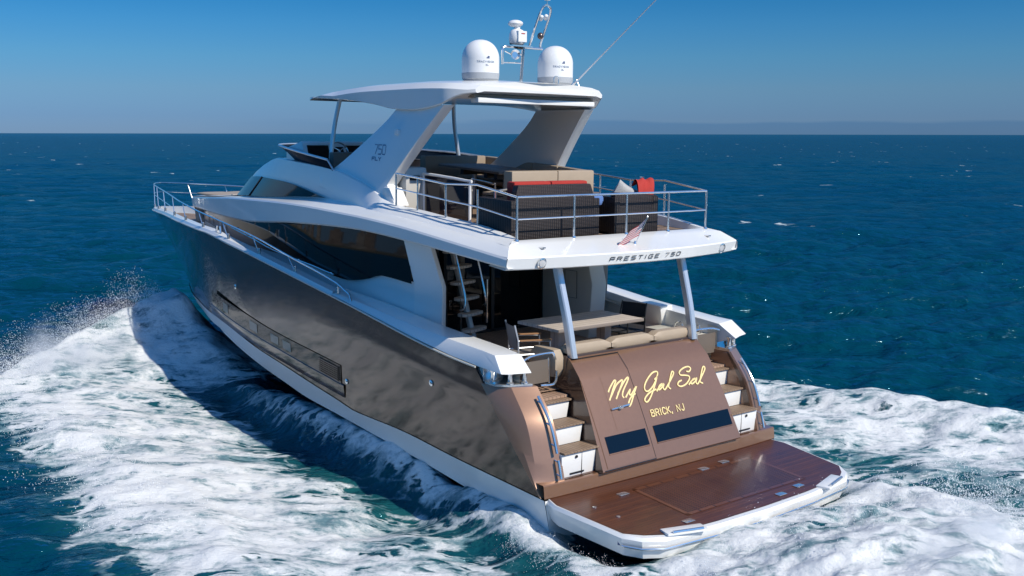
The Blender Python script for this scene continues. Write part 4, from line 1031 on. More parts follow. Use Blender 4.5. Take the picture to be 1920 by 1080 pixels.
for x, z in ((4.0, 1.9), (3.1, 1.85), (1.6, 1.72)): m.lathe([(.03, 0), (.03, .02)], (x, -(2.14 + .01 * x) + .0, z), 8, axis=(0, 1, 0))
m.build('courtesy_light', 'steel', Y)
# companion ladder to the flybridge
lad_c = lambda f: Vector((3.40 + .50 * f, 1.12 + .19 * f, 1.47 + 1.82 * f))
LADP = [((872, 645), (920, 642))]
m = MB(); rows = []
for i in range(9):
    p = lad_c(i / 8 * 1.2 - .16); d = Vector((.95, .35, 0)).normalized(); n_ = Vector((d.y, -d.x, 0))
    rows.append([p + n_ * a * .055 + d * (.05 + c * .03) + Vector((0, 0, -.05)) for a, c in ((-1, -1), (1, -1), (1, 1), (-1, 1))])
m.grid(rows, close_v=True); lad = m.build('companion_ladder', 'stringer', Y, bevel=.01)
for i in range(8):
    p = lad_c(i / 7.0); m = MB()
    d = Vector((.35, -.94, 0)).normalized(); n_ = Vector((d.y, -d.x, 0)); n_ = n_ if n_.x < 0 else -n_
    L_ = .30
    o_ = [p + d * (L_ * math.copysign(abs(math.cos(a)) ** .6, math.cos(a))) + n_ * (.12 * math.copysign(abs(math.sin(a)) ** .7, math.sin(a))) for a in np.linspace(0, 2 * math.pi, 20)[:-1]]
    m.prism([q_ + Vector((0, 0, -.045)) for q_ in o_], (0, 0, .045)); m.build('tread', 'tread_light', lad, bevel=.006)
d = Vector((.35, -.94, 0)).normalized()
for k in (-1, 1):
    m = MB(); pts = [lad_c(f) + d * .30 * k + Vector((-.12, 0, .52)) for f in (.22, .5, 1.0)]
    m.tube(spline([lad_c(.30) + d * .36 * k + Vector((-.06, 0, .06)), lad_c(.30) + d * .33 * k + Vector((-.14, 0, .10)), lad_c(.32) + d * .30 * k + Vector((-.16, 0, .22))] + [lad_c(f) + d * .30 * k + Vector((-.14, 0, .34)) for f in (.5, .75, 1.05)], 4), .017, 7); m.build('handrail', 'steel', lad)

# ---------------------------------------------------------------- flybridge fittings
Z = fsole
m = MB()
m.box(3.32, 3.55, -1.36, .50, Z(3.3), Z(3.3) + .58, .0)
m.box(3.55, 4.15, -1.36, .50, Z(3.5), Z(3.5) + .42)
m.box(3.55, 6.9, -1.75, -1.0, Z(3.5), Z(3.5) + .45)
m.box(6.3, 7.0, -1.75, -.2, Z(6.5), Z(6.5) + .42)
sf = m.build('corner_sofa', 'taupe_dark', Y, bevel=.02)
zt_ = Z(3.3) + .42
for y0, y1 in ((-.52, .50), (-1.37, -.525)):
    m = MB(); m.box(3.30, 3.54, y0, y1, zt_, 4.345); m.build('back_cushion', 'beige', sf, bevel=.035)
sb = pch([3.3, 4.5, 6.6, 7.2], [1.33, 1.50, 1.74, 1.74])
for x0, x1 in ((3.56, 4.45), (4.46, 5.35), (5.36, 6.3), (6.31, 7.1)):
    m = MB(); zz0 = Z(x0) + .45; f = lambda x: 4.32 + .055 * (x - 3.3)
    m.hexa([(x0, -float(sb(x0)) - .16, zz0), (x1, -float(sb(x1)) - .16, zz0), (x1, -float(sb(x1)) + .05, zz0), (x0, -float(sb(x0)) + .05, zz0)], [(x0, -float(sb(x0)) - .16, f(x0)), (x1, -float(sb(x1)) - .16, f(x1)), (x1, -float(sb(x1)), f(x1)), (x0, -float(sb(x0)), f(x0))])
    m.build('back_cushion', 'taupe', sf, bevel=.035)
    m = MB(); m.cushion(x0, x1, -float(sb(x0)), -.9, Z(x0) + .40, Z(x0) + .52, .008); m.build('seat_cushion', 'taupe', sf)
m = MB(); m.box(6.95, 7.16, -1.7, -.2, Z(6.9) + .42, 4.54); m.build('back_cushion', 'taupe', sf, bevel=.035)
m = MB(); m.cushion(3.56, 4.15, -.88, .48, Z(3.6) + .40, Z(3.6) + .50, .008); m.build('seat_cushion', 'taupe', sf)
m = MB(); m.box(4.74, 5.5, 1.24, 1.68, Z(4.7), 4.38); cb = m.build('bar_cabinet', 'grey_gel', Y, bevel=.05)
m = MB(); m.box(4.728, 4.745, 1.40, 1.60, 4.16, 4.24); m.build('cabinet_vent', 'black', cb)
m = MB(); m.box(5.52, 6.6, 1.2, 1.78, Z(5.5), 4.22); m.build('galley_unit', 'taupe_dark', Y, bevel=.04)
# stairwell gate: smoked screen in a white frame
m = MB(); fr = [(4.72, 1.32, 3.62), (4.72, 1.32, 4.22), (4.68, 1.32, 4.27), (3.46, 1.30, 4.19), (3.40, 1.30, 4.13), (3.40, 1.30, 3.50)]
m.tube(spline(fr, 3), .024, 8); g_ = m.build('stairwell_screen', 'dome', Y)
m = MB(); m.grid([[(4.70, 1.318, 3.56), (4.70, 1.318, 4.24)], [(3.42, 1.302, 3.50), (3.42, 1.302, 4.17)]]); m.build('screen_panel', 'gate_glass', g_)
m = MB(); m.tube(spline([(3.15, .62, 3.48), (3.15, .62, 4.02), (3.12, .66, 4.06), (2.75, 1.25, 4.05), (2.72, 1.30, 4.0), (2.72, 1.30, 3.45)], 3), .018, 7); m.tube([(3.15, .62, 3.78), (2.72, 1.3, 3.75)], .012, 6); m.build('hatch_rail', 'steel', Y)
m = MB(); m.tube(spline([(4.5, .45, 3.53), (4.5, .45, 4.12), (4.46, .45, 4.16), (3.7, .60, 4.12), (3.64, .6, 4.08), (3.64, .6, 3.5)], 3), .016, 7); m.build('hatch_rail', 'steel', Y)
m = MB(); m.prism([(4.55, 1.99, 3.74), (4.98, 1.99, 3.74), (4.98, 1.99, 4.04), (4.78, 1.99, 4.04)], (0, -.26, 0)); m.build('arch_foot', 'white', Y, bevel=.015)
# ================================================================== loose things on board
# weathered dining table in the cockpit
def part(mb, name, m, t, **k): return mb.build(name, m, t, **k)
t = empty('dining_table', (1.82, .22, csole(1.82))); BOAT.append(t)
tag(t, 'long weathered teak dining table on pedestal legs in the cockpit', 'table')
m = MB(); m.box(-.50, .50, -.92, .92, .725, .775, .0); part(m, 'tabletop', 'table', t, bevel=.01)
for y in (-.5, .5):
    m = MB(); m.box(-.10, .10, y - .07, y + .07, .05, .725); part(m, 'leg', 'table', t, bevel=.006)
m = MB(); m.box(-.3, .3, -.62, -.38, 0, .05); m.box(-.3, .3, .38, .62, 0, .05); part(m, 'foot', 'table', t, bevel=.006)
# folding chairs: local +x is where the sitter faces
def chair(name, label, loc, rz, cloth, metal):
    t = empty(name, loc, rz); BOAT.append(t); tag(t, label, 'chair', 'chairs round the cockpit table')
    m = MB(); rows = [[(-.24 - .07 * f, y, .46 + .42 * f - .0) for f in (0.15, .5, 1)] for y in np.linspace(-.24, .24, 7)]
    rows = [[(x - .03 * (1 - (y / .24) ** 2), y, z) for x, y, z in r] for r in rows]
    m.grid(rows); m.grid([[(x - .012, y, z) for x, y, z in r] for r in rows][::-1]); part(m, 'backrest', cloth, t)
    m = MB(); m.grid([[(x, y, .45 - .02 * (1 - (x / .24) ** 2)) for x in np.linspace(-.24, .24, 7)] for y in (-.23, .23)]); m.grid([[(x, y, .438 - .02 * (1 - (x / .24) ** 2)) for x in np.linspace(-.24, .24, 7)] for y in (.23, -.23)]); part(m, 'seat', cloth, t)
    for s_ in (1, -1):
        m = MB(); m.tube([(.24, .26 * s_, .0), (.24, .26 * s_, .64), (-.26, .26 * s_, .66)], .013, 6); m.tube([(.24, .26 * s_, .013), (-.24, .26 * s_, .013)], .013, 6); m.tube([(-.24, .26 * s_, .0), (-.26, .26 * s_, .66), (-.315, .25 * s_, .90)], .013, 6); m.tube([(-.25, .25 * s_, .445), (.24, .25 * s_, .455)], .012, 6)
        part(m, 'side_frame', metal, t)
        m = MB(); m.box(-.24, .26, .235 * s_ - .0, .285 * s_, .655, .675); part(m, 'armrest', 'armwood', t, bevel=.005)
    return t
chair('dining_chair', 'taupe sling chair with wooden arms at the near end of the cockpit table', (1.62, 1.46, csole(1.62)), R_(-112), 'taupe_cloth', 'brushed')
chair('dining_chair', 'charcoal sling chair at the starboard end of the cockpit table', (2.02, -.92, csole(2.0)), R_(100), 'dark_cloth', 'black')
# flybridge table
t = empty('flybridge_table', (5.6, -.76, fsole(5.6))); t.rotation_euler = (0, -.055, 0); BOAT.append(t)
tag(t, 'brown wooden table with folding leaves in front of the flybridge corner sofa', 'table')
for y0, y1 in ((-.54, -.005), (.005, .54)):
    m = MB(); m.box(-.98, .98, y0, y1, .705, .75, .0); part(m, 'table_leaf', 'tread_wood', t, bevel=.008)
for x in (-.5, .5):
    m = MB(); m.tube([(x, 0, 0), (x, 0, .70)], .05, 10); part(m, 'leg', 'brushed', t)
for x in (-.75, -.45, .3):
    m = MB(); m.box(x - .05, x + .05, -.45, .45, .60, .705); part(m, 'apron', 'black', t)
# wicker sofa and armchair, backs towards the stern
def soft_back(m, x0, x1, y0, y1, z0, z1): m.box(x0, x1, y0, y1, z0, z1)
t = empty('wicker_sofa', (1.9, 1.07, fsole(1.9))); BOAT.append(t)
tag(t, 'wide dark wicker sofa with red cushions against the flybridge stern rail', 'sofa')
zz = .025
m = MB(); m.box(-.42, .42, -.88, .88, 0, .36, .05); part(m, 'base', 'wicker', t, bevel=.02)
m = MB(); m.hexa([(-.42, -.88, .34), (-.28, -.88, .34), (-.28, .88, .34), (-.42, .88, .34)], [(-.40, -.70, .80), (-.28, -.70, .80), (-.28, .74, .80), (-.40, .74, .80)]); part(m, 'backrest', 'wicker', t, bevel=.02)
for y in (-.88, .76):
    m = MB(); m.box(-.42, .42, y, y + .12, .34, .575, .03); part(m, 'armrest', 'wicker', t, bevel=.02)
for y0, y1 in ((-.74, -.005), (.005, .72)):
    m = MB(); m.box(-.285, -.09, y0, y1, .42, .845); part(m, 'back_cushion', 'red', t, bevel=.035)
    m = MB(); m.cushion(-.12, .42, y0, y1, .36, .50, .015); part(m, 'seat_cushion', 'red', t)
t = empty('wicker_armchair', (1.82, -.60, fsole(1.82))); BOAT.append(t)
tag(t, 'dark wicker armchair piled with grey pillow and red throw beside the stern rail', 'armchair')
m = MB(); m.box(-.38, .38, -.48, .50, 0, .36, .05); part(m, 'base', 'wicker', t, bevel=.02)
m = MB(); m.hexa([(-.38, -.48, .34), (-.25, -.48, .34), (-.25, .50, .34), (-.38, .50, .34)], [(-.36, -.46, .60), (-.25, -.46, .60), (-.25, .48, .66), (-.36, .48, .66)]); part(m, 'backrest', 'wicker', t, bevel=.02)
for y in (-.48, .38):
    m = MB(); m.box(-.38, .38, y, y + .12, .34, .58, .03); part(m, 'armrest', 'wicker', t, bevel=.02)
m = MB(); m.cushion(-.24, .36, -.35, .37, .36, .50, .015); part(m, 'seat_cushion', 'red', t)
# pillow, throw, towel
def pillow(name, mt, c, rx, ry, w, h, th, label, cat, crease=.0):
    m = MB(); rows1 = []; rows2 = []; rnd = random.Random(5)
    q = Matrix.Rotation(rx, 3, 'Y') @ Matrix.Rotation(ry, 3, 'X')
    for i in range(13):
        a = []; d_ = []
        for j in range(13):
            u, v = i / 6 - 1, j / 6 - 1; k = max(0, (1 - u * u) * (1 - v * v)) ** .45
            uu, vv = u * (1 - .09 * (1 - v * v)), v * (1 - .09 * (1 - u * u)); cc = crease * math.sin(5 * u + 3 * v) * k
            a.append(Vector(c) + q @ Vector((th * k + cc, vv * w / 2, uu * h / 2))); d_.append(Vector(c) + q @ Vector((-th * k + cc, vv * w / 2, uu * h / 2)))
        rows1.append(a); rows2.append(d_)
    m.grid(rows1); m.grid([r[::-1] for r in rows2])
    o = m.build(name, mt, smooth=60); BOAT.append(o); tag(o, label, cat); return o
zc = fsole(1.8)
pillow('throw_pillow', 'grey_cloth', (1.66, -.50, zc + .60), R_(-16), R_(24), .50, .36, .11, 'light grey pillow leaning on the back of the wicker armchair', 'pillow', .01)
m = MB(); rows = []
for i in range(15):
    s_ = i / 14; ang = -1.1 + 3.6 * s_
    r = []
    for j in range(9):
        w_ = j / 8 - .5; wob = .018 * math.sin(9 * w_ + 4 * s_)
        r.append((1.62 - .13 * math.cos(ang) + wob, -.85 + .36 * w_ + .03 * math.sin(5 * s_) - .06 * s_, zc + .63 + .23 * math.sin(min(ang, 2.2)) + .02 * math.sin(12 * w_) - .12 * max(0, s_ - .75)))
    rows.append(r)
m.grid(rows); m.grid([[(p[0] + .02, p[1], p[2] - .035) for p in r] for r in rows]); o = m.build('throw_blanket', 'red', smooth=70); BOAT.append(o)
tag(o, 'red throw blanket bunched over the corner of the wicker armchair', 'blanket')
m = MB(); m.cushion(1.50, 1.56, .10, .30, fsole(1.5) + .50, fsole(1.5) + .64, .02); o = m.build('rolled_towel', 'towel', smooth=60); BOAT.append(o)
tag(o, 'small blue and white towel on the end of the red wicker sofa', 'towel')
# ensign on a raked staff at the overhang's edge
def flag_mat():
    m, t, bs = new_mat('stars_and_stripes'); S(bs, rough=.8)
    uv = node(t, 'ShaderNodeUVMap'); sp = node(t, 'ShaderNodeSeparateXYZ'); t.links.new(uv.outputs[0], sp.inputs[0])
    a = node(t, 'ShaderNodeMath', operation='MULTIPLY'); a.inputs[1].default_value = 6.5; t.links.new(sp.outputs[1], a.inputs[0])
    f = node(t, 'ShaderNodeMath', operation='FRACT'); t.links.new(a.outputs[0], f.inputs[0])
    g = node(t, 'ShaderNodeMath', operation='LESS_THAN'); g.inputs[1].default_value = .5; t.links.new(f.outputs[0], g.inputs[0])
    mx = node(t, 'ShaderNodeMix', data_type='RGBA'); t.links.new(g.outputs[0], mx.inputs[0]); mx.inputs[6].default_value = (.72, .70, .70, 1); mx.inputs[7].default_value = (.42, .012, .025, 1)
    c1 = node(t, 'ShaderNodeMath', operation='LESS_THAN'); c1.inputs[1].default_value = .42; t.links.new(sp.outputs[0], c1.inputs[0])
    c2 = node(t, 'ShaderNodeMath', operation='GREATER_THAN'); c2.inputs[1].default_value = .46; t.links.new(sp.outputs[1], c2.inputs[0])
    c3 = node(t, 'ShaderNodeMath', operation='MULTIPLY'); t.links.new(c1.outputs[0], c3.inputs[0]); t.links.new(c2.outputs[0], c3.inputs[1])
    vo = node(t, 'ShaderNodeTexVoronoi'); vo.inputs['Scale'].default_value = 17; vo.inputs['Randomness'].default_value = .1; t.links.new(uv.outputs[0], vo.inputs['Vector'])
    st_ = node(t, 'ShaderNodeMath', operation='LESS_THAN'); st_.inputs[1].default_value = .3; t.links.new(vo.outputs['Distance'], st_.inputs[0])
    cm = node(t, 'ShaderNodeMix', data_type='RGBA'); t.links.new(st_.outputs[0], cm.inputs[0]); cm.inputs[6].default_value = (.012, .022, .12, 1); cm.inputs[7].default_value = (.7, .7, .7, 1)
    m2 = node(t, 'ShaderNodeMix', data_type='RGBA'); t.links.new(c3.outputs[0], m2.inputs[0]); t.links.new(mx.outputs[2], m2.inputs[6]); t.links.new(cm.outputs[2], m2.inputs[7])
    t.links.new(m2.outputs[2], bs.inputs['Base Color']); return m
base = Vector((.86, .02, 3.30)); tip = base + Vector((-.20, -.05, .42)); ax = (tip - base)
t = empty('ensign', tuple(base)); BOAT.append(t); tag(t, 'small striped national flag on a raked staff at the upper deck edge', 'flag')
m = MB(); m.tube([(0, 0, -.02), tuple(ax)], .009, 6); m.lathe([(.014, 0), (.018, .01), (.006, .03)], tuple(ax), 8); m.lathe([(.03, -.01), (.02, .03), (.012, .05)], (0, 0, 0), 8); part(m, 'staff', 'steel', t)
m = MB(); rows = []; uvs = []
for i in range(19):
    u = i / 18; r = []
    for j in range(9):
        v = j / 8
        p = ax * (.97 - .64 * (1 - v)) + Vector((.02, .41, -.24)) * u * .95 + Vector((0.03, .02, 0)) * math.sin(u * 8 + v * 2) * (.15 + .5 * u) + Vector((0.05, 0.0, .05)) * (1 - v) * u
        r.append(tuple(p)); uvs.append((u, v))
    rows.append(r)
m.grid(rows); fl = m.build('cloth', flag_mat(), t, smooth=70, fix=False)
ul = fl.data.uv_layers.new(name='UVMap')
for lp in fl.data.loops: ul.data[lp.index].uv = uvs[lp.vertex_index]
# ================================================================== the sea
_rng = np.random.default_rng(11)
_perm = _rng.permutation(1024)
_ga = _rng.random(1024) * 2 * np.pi
_gx, _gy = np.cos(_ga), np.sin(_ga)
def perlin(x, y, seed=0):
    xi = np.floor(x).astype(np.int64); yi = np.floor(y).astype(np.int64); xf = x - xi; yf = y - yi
    u = xf * xf * xf * (xf * (xf * 6 - 15) + 10); v = yf * yf * yf * (yf * (yf * 6 - 15) + 10)
    def g(ix, iy, dx, dy):
        h = _perm[(_perm[(ix + seed * 37) & 1023] + iy) & 1023]
        return _gx[h] * dx + _gy[h] * dy
    n00, n10 = g(xi, yi, xf, yf), g(xi + 1, yi, xf - 1, yf)
    n01, n11 = g(xi, yi + 1, xf, yf - 1), g(xi + 1, yi + 1, xf - 1, yf - 1)
    a = n00 + u * (n10 - n00); c = n01 + u * (n11 - n01)
    return (a + v * (c - a)) * 1.5
def fbm(x, y, o=4, seed=0, gain=.5):
    t = 0; a = 1; s = 0
    for i in range(o):
        t = t + a * perlin(x * 2 ** i, y * 2 ** i, seed + i * 7); s += a; a *= gain
    return t / s
def ridge(x, y, o=4, seed=0, gain=.5):
    t = 0; a = 1; s = 0
    for i in range(o):
        t = t + a * (1 - np.abs(perlin(x * 2 ** i, y * 2 ** i, seed + i * 7)) * 2); s += a; a *= gain
    return t / s
sst = lambda a, c, x: (lambda t: t * t * (3 - 2 * t))(np.clip((x - a) / (c - a), 0, 1))

def wake(x, y):
    """height above the flat sea, foam density, aeration, lumpiness - in boat coordinates"""
    wx = x + .55 * fbm(x * .55, y * .55, 4, 3); wy = y + .55 * fbm(x * .55 + 40, y * .55, 4, 5)
    ay = np.abs(wy); port = sst(-.5, .5, y)
    H = np.zeros_like(x); D = np.zeros_like(x)
    # bow wave: a crest thrown out from x = 15, long foam slope behind it
    xl = 15.1 - .085 * np.clip(ay - 2, 0, 9) ** 2.0
    s = xl - wx
    out = np.where(y > 0, 7.25 + .09 * np.clip(8 - wx, 0, 60), 7.2 + .30 * np.clip(6 - wx, 0, 60))
    crest = np.where(s > 0, np.exp(-s / 2.6), np.exp(-(s / .42) ** 2))
    hc = 1.40 * sst(1.1, 2.1, ay) * (1 - .72 * sst(2.8, 7.0, ay)) * (1 - sst(out + .1, out + .9, ay))
    H += hc * crest
    far = np.exp(-np.clip(-wx - 4, 0, 1e9) / 30)
    # foam sheet running aft
    inn = np.where(wx > 10.5, 1.6, 2.72) + .0 * wx
    inn = inn + .35 * sst(10, 5, wx) * sst(2.0, 4.5, wx) - .45 * sst(4.0, -.5, wx)
    D1 = sst(-.85, -.15, s) * sst(inn - .35, inn + 1.25, ay) * (1 - sst(out - 1.0, out + .35, ay))
    D1 = D1 * np.where(y > 0, .62 + .26 * sst(3.2, 4.6, ay) - .10 * sst(5, 0, wx), .40 + .52 * sst(4.6, 6.0, ay)) * far
    D = np.maximum(D, D1)
    H += np.where(y > 0, .20, .42) * D1 * np.exp(-((ay - (out - 1.3)) / 1.1) ** 2) * sst(14, 9, wx)
    H -= .10 * np.exp(-((ay - 3.2) / .6) ** 2) * sst(12, 8, wx) * sst(-3, 1, wx)
    bowz = sst(-1.5, -.5, s) * sst(6.0, 2.6, s) * sst(.6, 1.4, ay) * (1 - sst(3.2, 4.4, ay))
    D = np.maximum(D, .98 * bowz); H += .45 * bowz * sst(3.4, 1.6, ay) * sst(-.2, 1.0, s)
    fr_ = sst(18.4, 17.2, wx) * sst(13.5, 14.5, wx) * sst(.1, .5, ay) * (1 - sst(1.8, 3.4, ay))
    D = np.maximum(D, .95 * fr_); H += .35 * fr_
    # froth clinging along the chine
    ayr = np.abs(y)
    near = np.where(ayr > 2.5, np.exp(-((ayr - 2.50) / .36) ** 2), np.exp(-((ayr - 2.5) / .5) ** 2)) * sst(-.9, .3, x) * sst(11.0, 8.0, x)
    H += (.26 + .24 * sst(.5, 4.0, x) + .10 * fbm(x * 1.6, y * 3, 3, 91)) * near * sst(-.8, 1.2, x)
    D = np.maximum(D, near * (.80 + .1 * sst(4, 0, x)))
    # spray sheet off the stern corner
    cor = np.exp(-((ayr - 2.62) / .38) ** 2) * sst(-5.5, -.9, x) * sst(2.4, .4, x)
    D = np.maximum(D, .85 * cor); H += .14 * cor
    # churned water behind the platform
    w = 2.3 + .16 * np.clip(-wx, 0, 60)
    core = sst(-1.15, -2.0, wx) * (1 - sst(w - .3, w + .55, ay)) * np.exp(-np.clip(-wx - 8, 0, 1e9) / 40)
    D = np.maximum(D, core)
    H += core * (.62 * np.exp(-((wx + 4.6) / 2.3) ** 2) * np.exp(-(wy / 1.9) ** 2) + .18)
    H -= .30 * np.exp(-((x + .7) / .7) ** 2) * (1 - sst(2.0, 2.6, ayr))
    aer = np.clip(np.maximum(D, .85 * sst(inn - 1.2, inn + .1, ay) * (1 - sst(out - .9, out + .5, ay)) * sst(-1, 2, s) * far), 0, 1)
    return H, np.clip(D, 0, 1), aer

def waves(x, y, sp):
    """wind sea; sp = mesh spacing, short waves fade where it cannot carry them"""
    r = np.random.default_rng(4); H = np.zeros_like(x)
    q1 = fbm(x * .045, y * .045, 2, 21) * 3; q2 = fbm(x * .045 + 9, y * .045, 2, 23) * 3
    grp = .75 + .6 * fbm(x * .03, y * .03, 2, 29)
    for i in range(64):
        L = .7 * (10.0 / .7) ** (i / 63); th = R_(150) + r.normal() * .55; k = 2 * np.pi / L
        a = .0125 * L ** .58 * (.6 + .8 * r.random()); ph = r.random() * 6.283
        p = k * ((x + q1) * math.cos(th) + (y + q2) * math.sin(th)) + ph
        f = np.clip(1.6 - sp / (L * .28), 0, 1)
        H += a * f * (np.sin(p) + .28 * np.cos(2 * p)) * .85
    return H * grp

c0 = np.array(cam.matrix_world.translation[:2])
fwd = cam.matrix_world.to_3x3() @ Vector((0, 0, -1)); th0 = math.atan2(fwd.y, fwd.x)
th = np.concatenate([np.arange(-180, -62, 3.0), np.arange(-62, -32, .4), np.arange(-32, 32, .105), np.arange(32, 62, .4), np.arange(62, 180, 3.0)])
th = th0 + np.radians(th)
rad = [1.0, 3.0, 5.0, 7.0, 8.5]
while rad[-1] < 34000:
    r = rad[-1]; rad.append(r * (1 + (.0040 if r < 60 else .0075 if r < 400 else .02)) + (.01 if r < 20 else 0))
rad = np.array(rad)
RR, TT = np.meshgrid(rad, th, indexing='ij')
X = c0[0] + RR * np.cos(TT); YY = c0[1] + RR * np.sin(TT)
sp = RR * np.where(RR < 60, .0040, np.where(RR < 400, .0075, .02))
dth = np.gradient(th)[None, :] * RR
sp = np.maximum(sp, dth)
H = waves(X, YY, sp)
D = np.zeros_like(X); A = np.zeros_like(X)
nr = RR < 120
h, d, a = wake(X[nr], YY[nr])
D[nr] = d; A[nr] = a
xx, yy = X[nr], YY[nr]
# lumpy relief of broken water, streaming outwards and forwards
ux, uy = (.62 * xx + .78 * yy), (-.78 * xx + .62 * yy)
lump = .10 * ridge(ux * .40, uy * .70, 3, 41, .5) + .045 * fbm(ux * 1.2, uy * 1.9, 3, 47) + .018 * ridge(ux * 2.2, uy * 3.4, 2, 53)
plume = sst(-1.6, -3.0, xx) * (np.abs(yy) < 4)
H[nr] = H[nr] * (1 - .6 * d) + h + d ** .8 * (lump - .08) * (1 + 1.1 * plume)
# a few whitecaps far out
cap = sst(.50, .72, perlin(X * .13, YY * .13, 61)) * sst(.20, .5, perlin(X * .8, YY * .8, 63)) * sst(45, 80, RR) * sst(1800, 500, RR)
D = np.maximum(D, cap * .6)
nR, nT = RR.shape
co = np.empty((nR * nT, 3), np.float32)
co[:, 0] = X.ravel(); co[:, 1] = YY.ravel(); co[:, 2] = (H + SEA_Z).ravel()
i0 = (np.arange(nR - 1)[:, None] * nT + np.arange(nT)[None, :])
i1 = (np.arange(nR - 1)[:, None] * nT + (np.arange(nT) + 1)[None, :] % nT)
quads = np.stack([i0, i0 + nT, i1 + nT, i1], -1).reshape(-1, 4).astype(np.int32)
me = bpy.data.meshes.new('sea')
me.vertices.add(len(co)); me.vertices.foreach_set('co', co.ravel())
me.loops.add(quads.size); me.loops.foreach_set('vertex_index', quads.ravel())
me.polygons.add(len(quads)); me.polygons.foreach_set('loop_start', np.arange(0, quads.size, 4, dtype=np.int32))
me.polygons.foreach_set('use_smooth', np.ones(len(quads), bool))
me.update(calc_edges=True)
for nme, arr in (('foam', D), ('aerated', A)):
    at = me.attributes.new(nme, 'FLOAT', 'POINT'); at.data.foreach_set('value', arr.ravel().astype(np.float32))

def sea_material():
    m, t, bs = new_mat('sea_water')
    L = t.links.new
    tcn = node(t, 'ShaderNodeTexCoord')
    foam = node(t, 'ShaderNodeAttribute', attribute_name='foam'); aer = node(t, 'ShaderNodeAttribute', attribute_name='aerated')
    def noise(sc, det, rough=.5, dist=0.0, vec=None):
        n = node(t, 'ShaderNodeTexNoise'); n.inputs['Scale'].default_value = sc; n.inputs['Detail'].default_value = det; n.inputs['Roughness'].default_value = rough; n.inputs['Distortion'].default_value = dist
        L(vec or tcn.outputs['Object'], n.inputs['Vector']); return n
    def math_(op, a, c=None, d=None, clamp=False):
        n = node(t, 'ShaderNodeMath', operation=op); n.use_clamp = clamp
        for i, v in enumerate((a, c, d)):
            if v is None: continue
            if isinstance(v, (int, float)): n.inputs[i].default_value = v
            else: L(v, n.inputs[i])
        return n.outputs[0]
    def rng(v, a, c, d=0.0, e=1.0, smooth=True):
        n = node(t, 'ShaderNodeMapRange'); n.interpolation_type = 'SMOOTHSTEP' if smooth else 'LINEAR'
        if isinstance(v, (int, float)): n.inputs[0].default_value = v
        else: L(v, n.inputs[0])
        for i, q in ((1, a), (2, c), (3, d), (4, e)):
            if isinstance(q, (int, float)): n.inputs[i].default_value = q
            else: L(q, n.inputs[i])
        return n.outputs[0]
    rot = node(t, 'ShaderNodeMapping'); rot.inputs['Rotation'].default_value = (0, 0, -math.atan2(.78, .62)); rot.inputs['Scale'].default_value = (.55, 1.0, .6)
    rot.vector_type = 'TEXTURE'; rot.inputs['Rotation'].default_value = (0, 0, math.atan2(.78, .62)); rot.inputs['Scale'].default_value = (1.9, 1.0, 1.4)
    L(tcn.outputs['Object'], rot.inputs[0])
    n1 = noise(1.5, 10, .66, .9, rot.outputs[0])
    wv = noise(1.1, 5, .6, .3, rot.outputs[0])
    wm = node(t, 'ShaderNodeMix', data_type='RGBA'); wm.blend_type = 'ADD'; wm.inputs[0].default_value = .85
    L(rot.outputs[0], wm.inputs[6]); L(wv.outputs['Color'], wm.inputs[7])
    vo = node(t, 'ShaderNodeTexVoronoi', feature='DISTANCE_TO_EDGE'); vo.inputs['Scale'].default_value = 1.7; L(wm.outputs[2], vo.inputs['Vector'])
    vo2 = node(t, 'ShaderNodeTexVoronoi', feature='DISTANCE_TO_EDGE'); vo2.inputs['Scale'].default_value = 4.6; L(wm.outputs[2], vo2.inputs['Vector'])
    e1 = rng(vo.outputs['Distance'], 0.0, .26, 1.0, 0.0); e2 = rng(vo2.outputs['Distance'], 0.0, .30, 1.0, 0.0)
    lace = math_('MAXIMUM', e1, math_('MULTIPLY', e2, .75))
    nn = math_('MULTIPLY_ADD', math_('SUBTRACT', n1.outputs['Fac'], .5), 2.3, .5)
    nn = math_('ADD', math_('MULTIPLY', nn, .56), math_('MULTIPLY', lace, .56))
    co_ = noise(.33, 4, .55, .4, rot.outputs[0])
    fo_ = math_('MULTIPLY_ADD', math_('SUBTRACT', co_.outputs['Fac'], .5), math_('MULTIPLY', foam.outputs['Fac'], 1.45), foam.outputs['Fac'])
    thr = math_('SUBTRACT', 1.05, math_('MULTIPLY', fo_, .98))
    over = math_('SUBTRACT', nn, thr)
    msk = rng(over, -.06, .15)
    msk = math_('MULTIPLY', msk, rng(foam.outputs['Fac'], .02, .14))
    # water body
    deep = node(t, 'ShaderNodeMix', data_type='RGBA'); big = noise(.02, 3)
    L(big.outputs['Fac'], deep.inputs[0]); deep.inputs[6].default_value = (.0002, .031, .060, 1); deep.inputs[7].default_value = (.0003, .048, .070, 1)
    body = node(t, 'ShaderNodeMix', data_type='RGBA'); L(deep.outputs[2], body.inputs[6]); body.inputs[7].default_value = (.016, .115, .112, 1)
    at_ = math_('MULTIPLY', math_('POWER', aer.outputs['Fac'], 1.3), rng(co_.outputs['Fac'], .30, .70, .25, 1.0))
    L(at_, body.inputs[0])
    # ripples: several sizes, finer ones only matter close by
    mpn = node(t, 'ShaderNodeMapping'); mpn.vector_type = 'TEXTURE'; mpn.inputs['Rotation'].default_value = (0, 0, R_(60)); mpn.inputs['Scale'].default_value = (1.8, 1, 1); L(tcn.outputs['Object'], mpn.inputs[0])
    r1 = noise(.55, 5, .6, .3, mpn.outputs[0]); r2 = noise(2.6, 5, .6, .4, mpn.outputs[0])
    hh = math_('ADD', math_('MULTIPLY', r1.outputs['Fac'], .55), math_('MULTIPLY', r2.outputs['Fac'], .13))
    bp = node(t, 'ShaderNodeBump'); bp.inputs['Strength'].default_value = 1.0; bp.inputs['Distance'].default_value = .95; L(hh, bp.inputs['Height'])
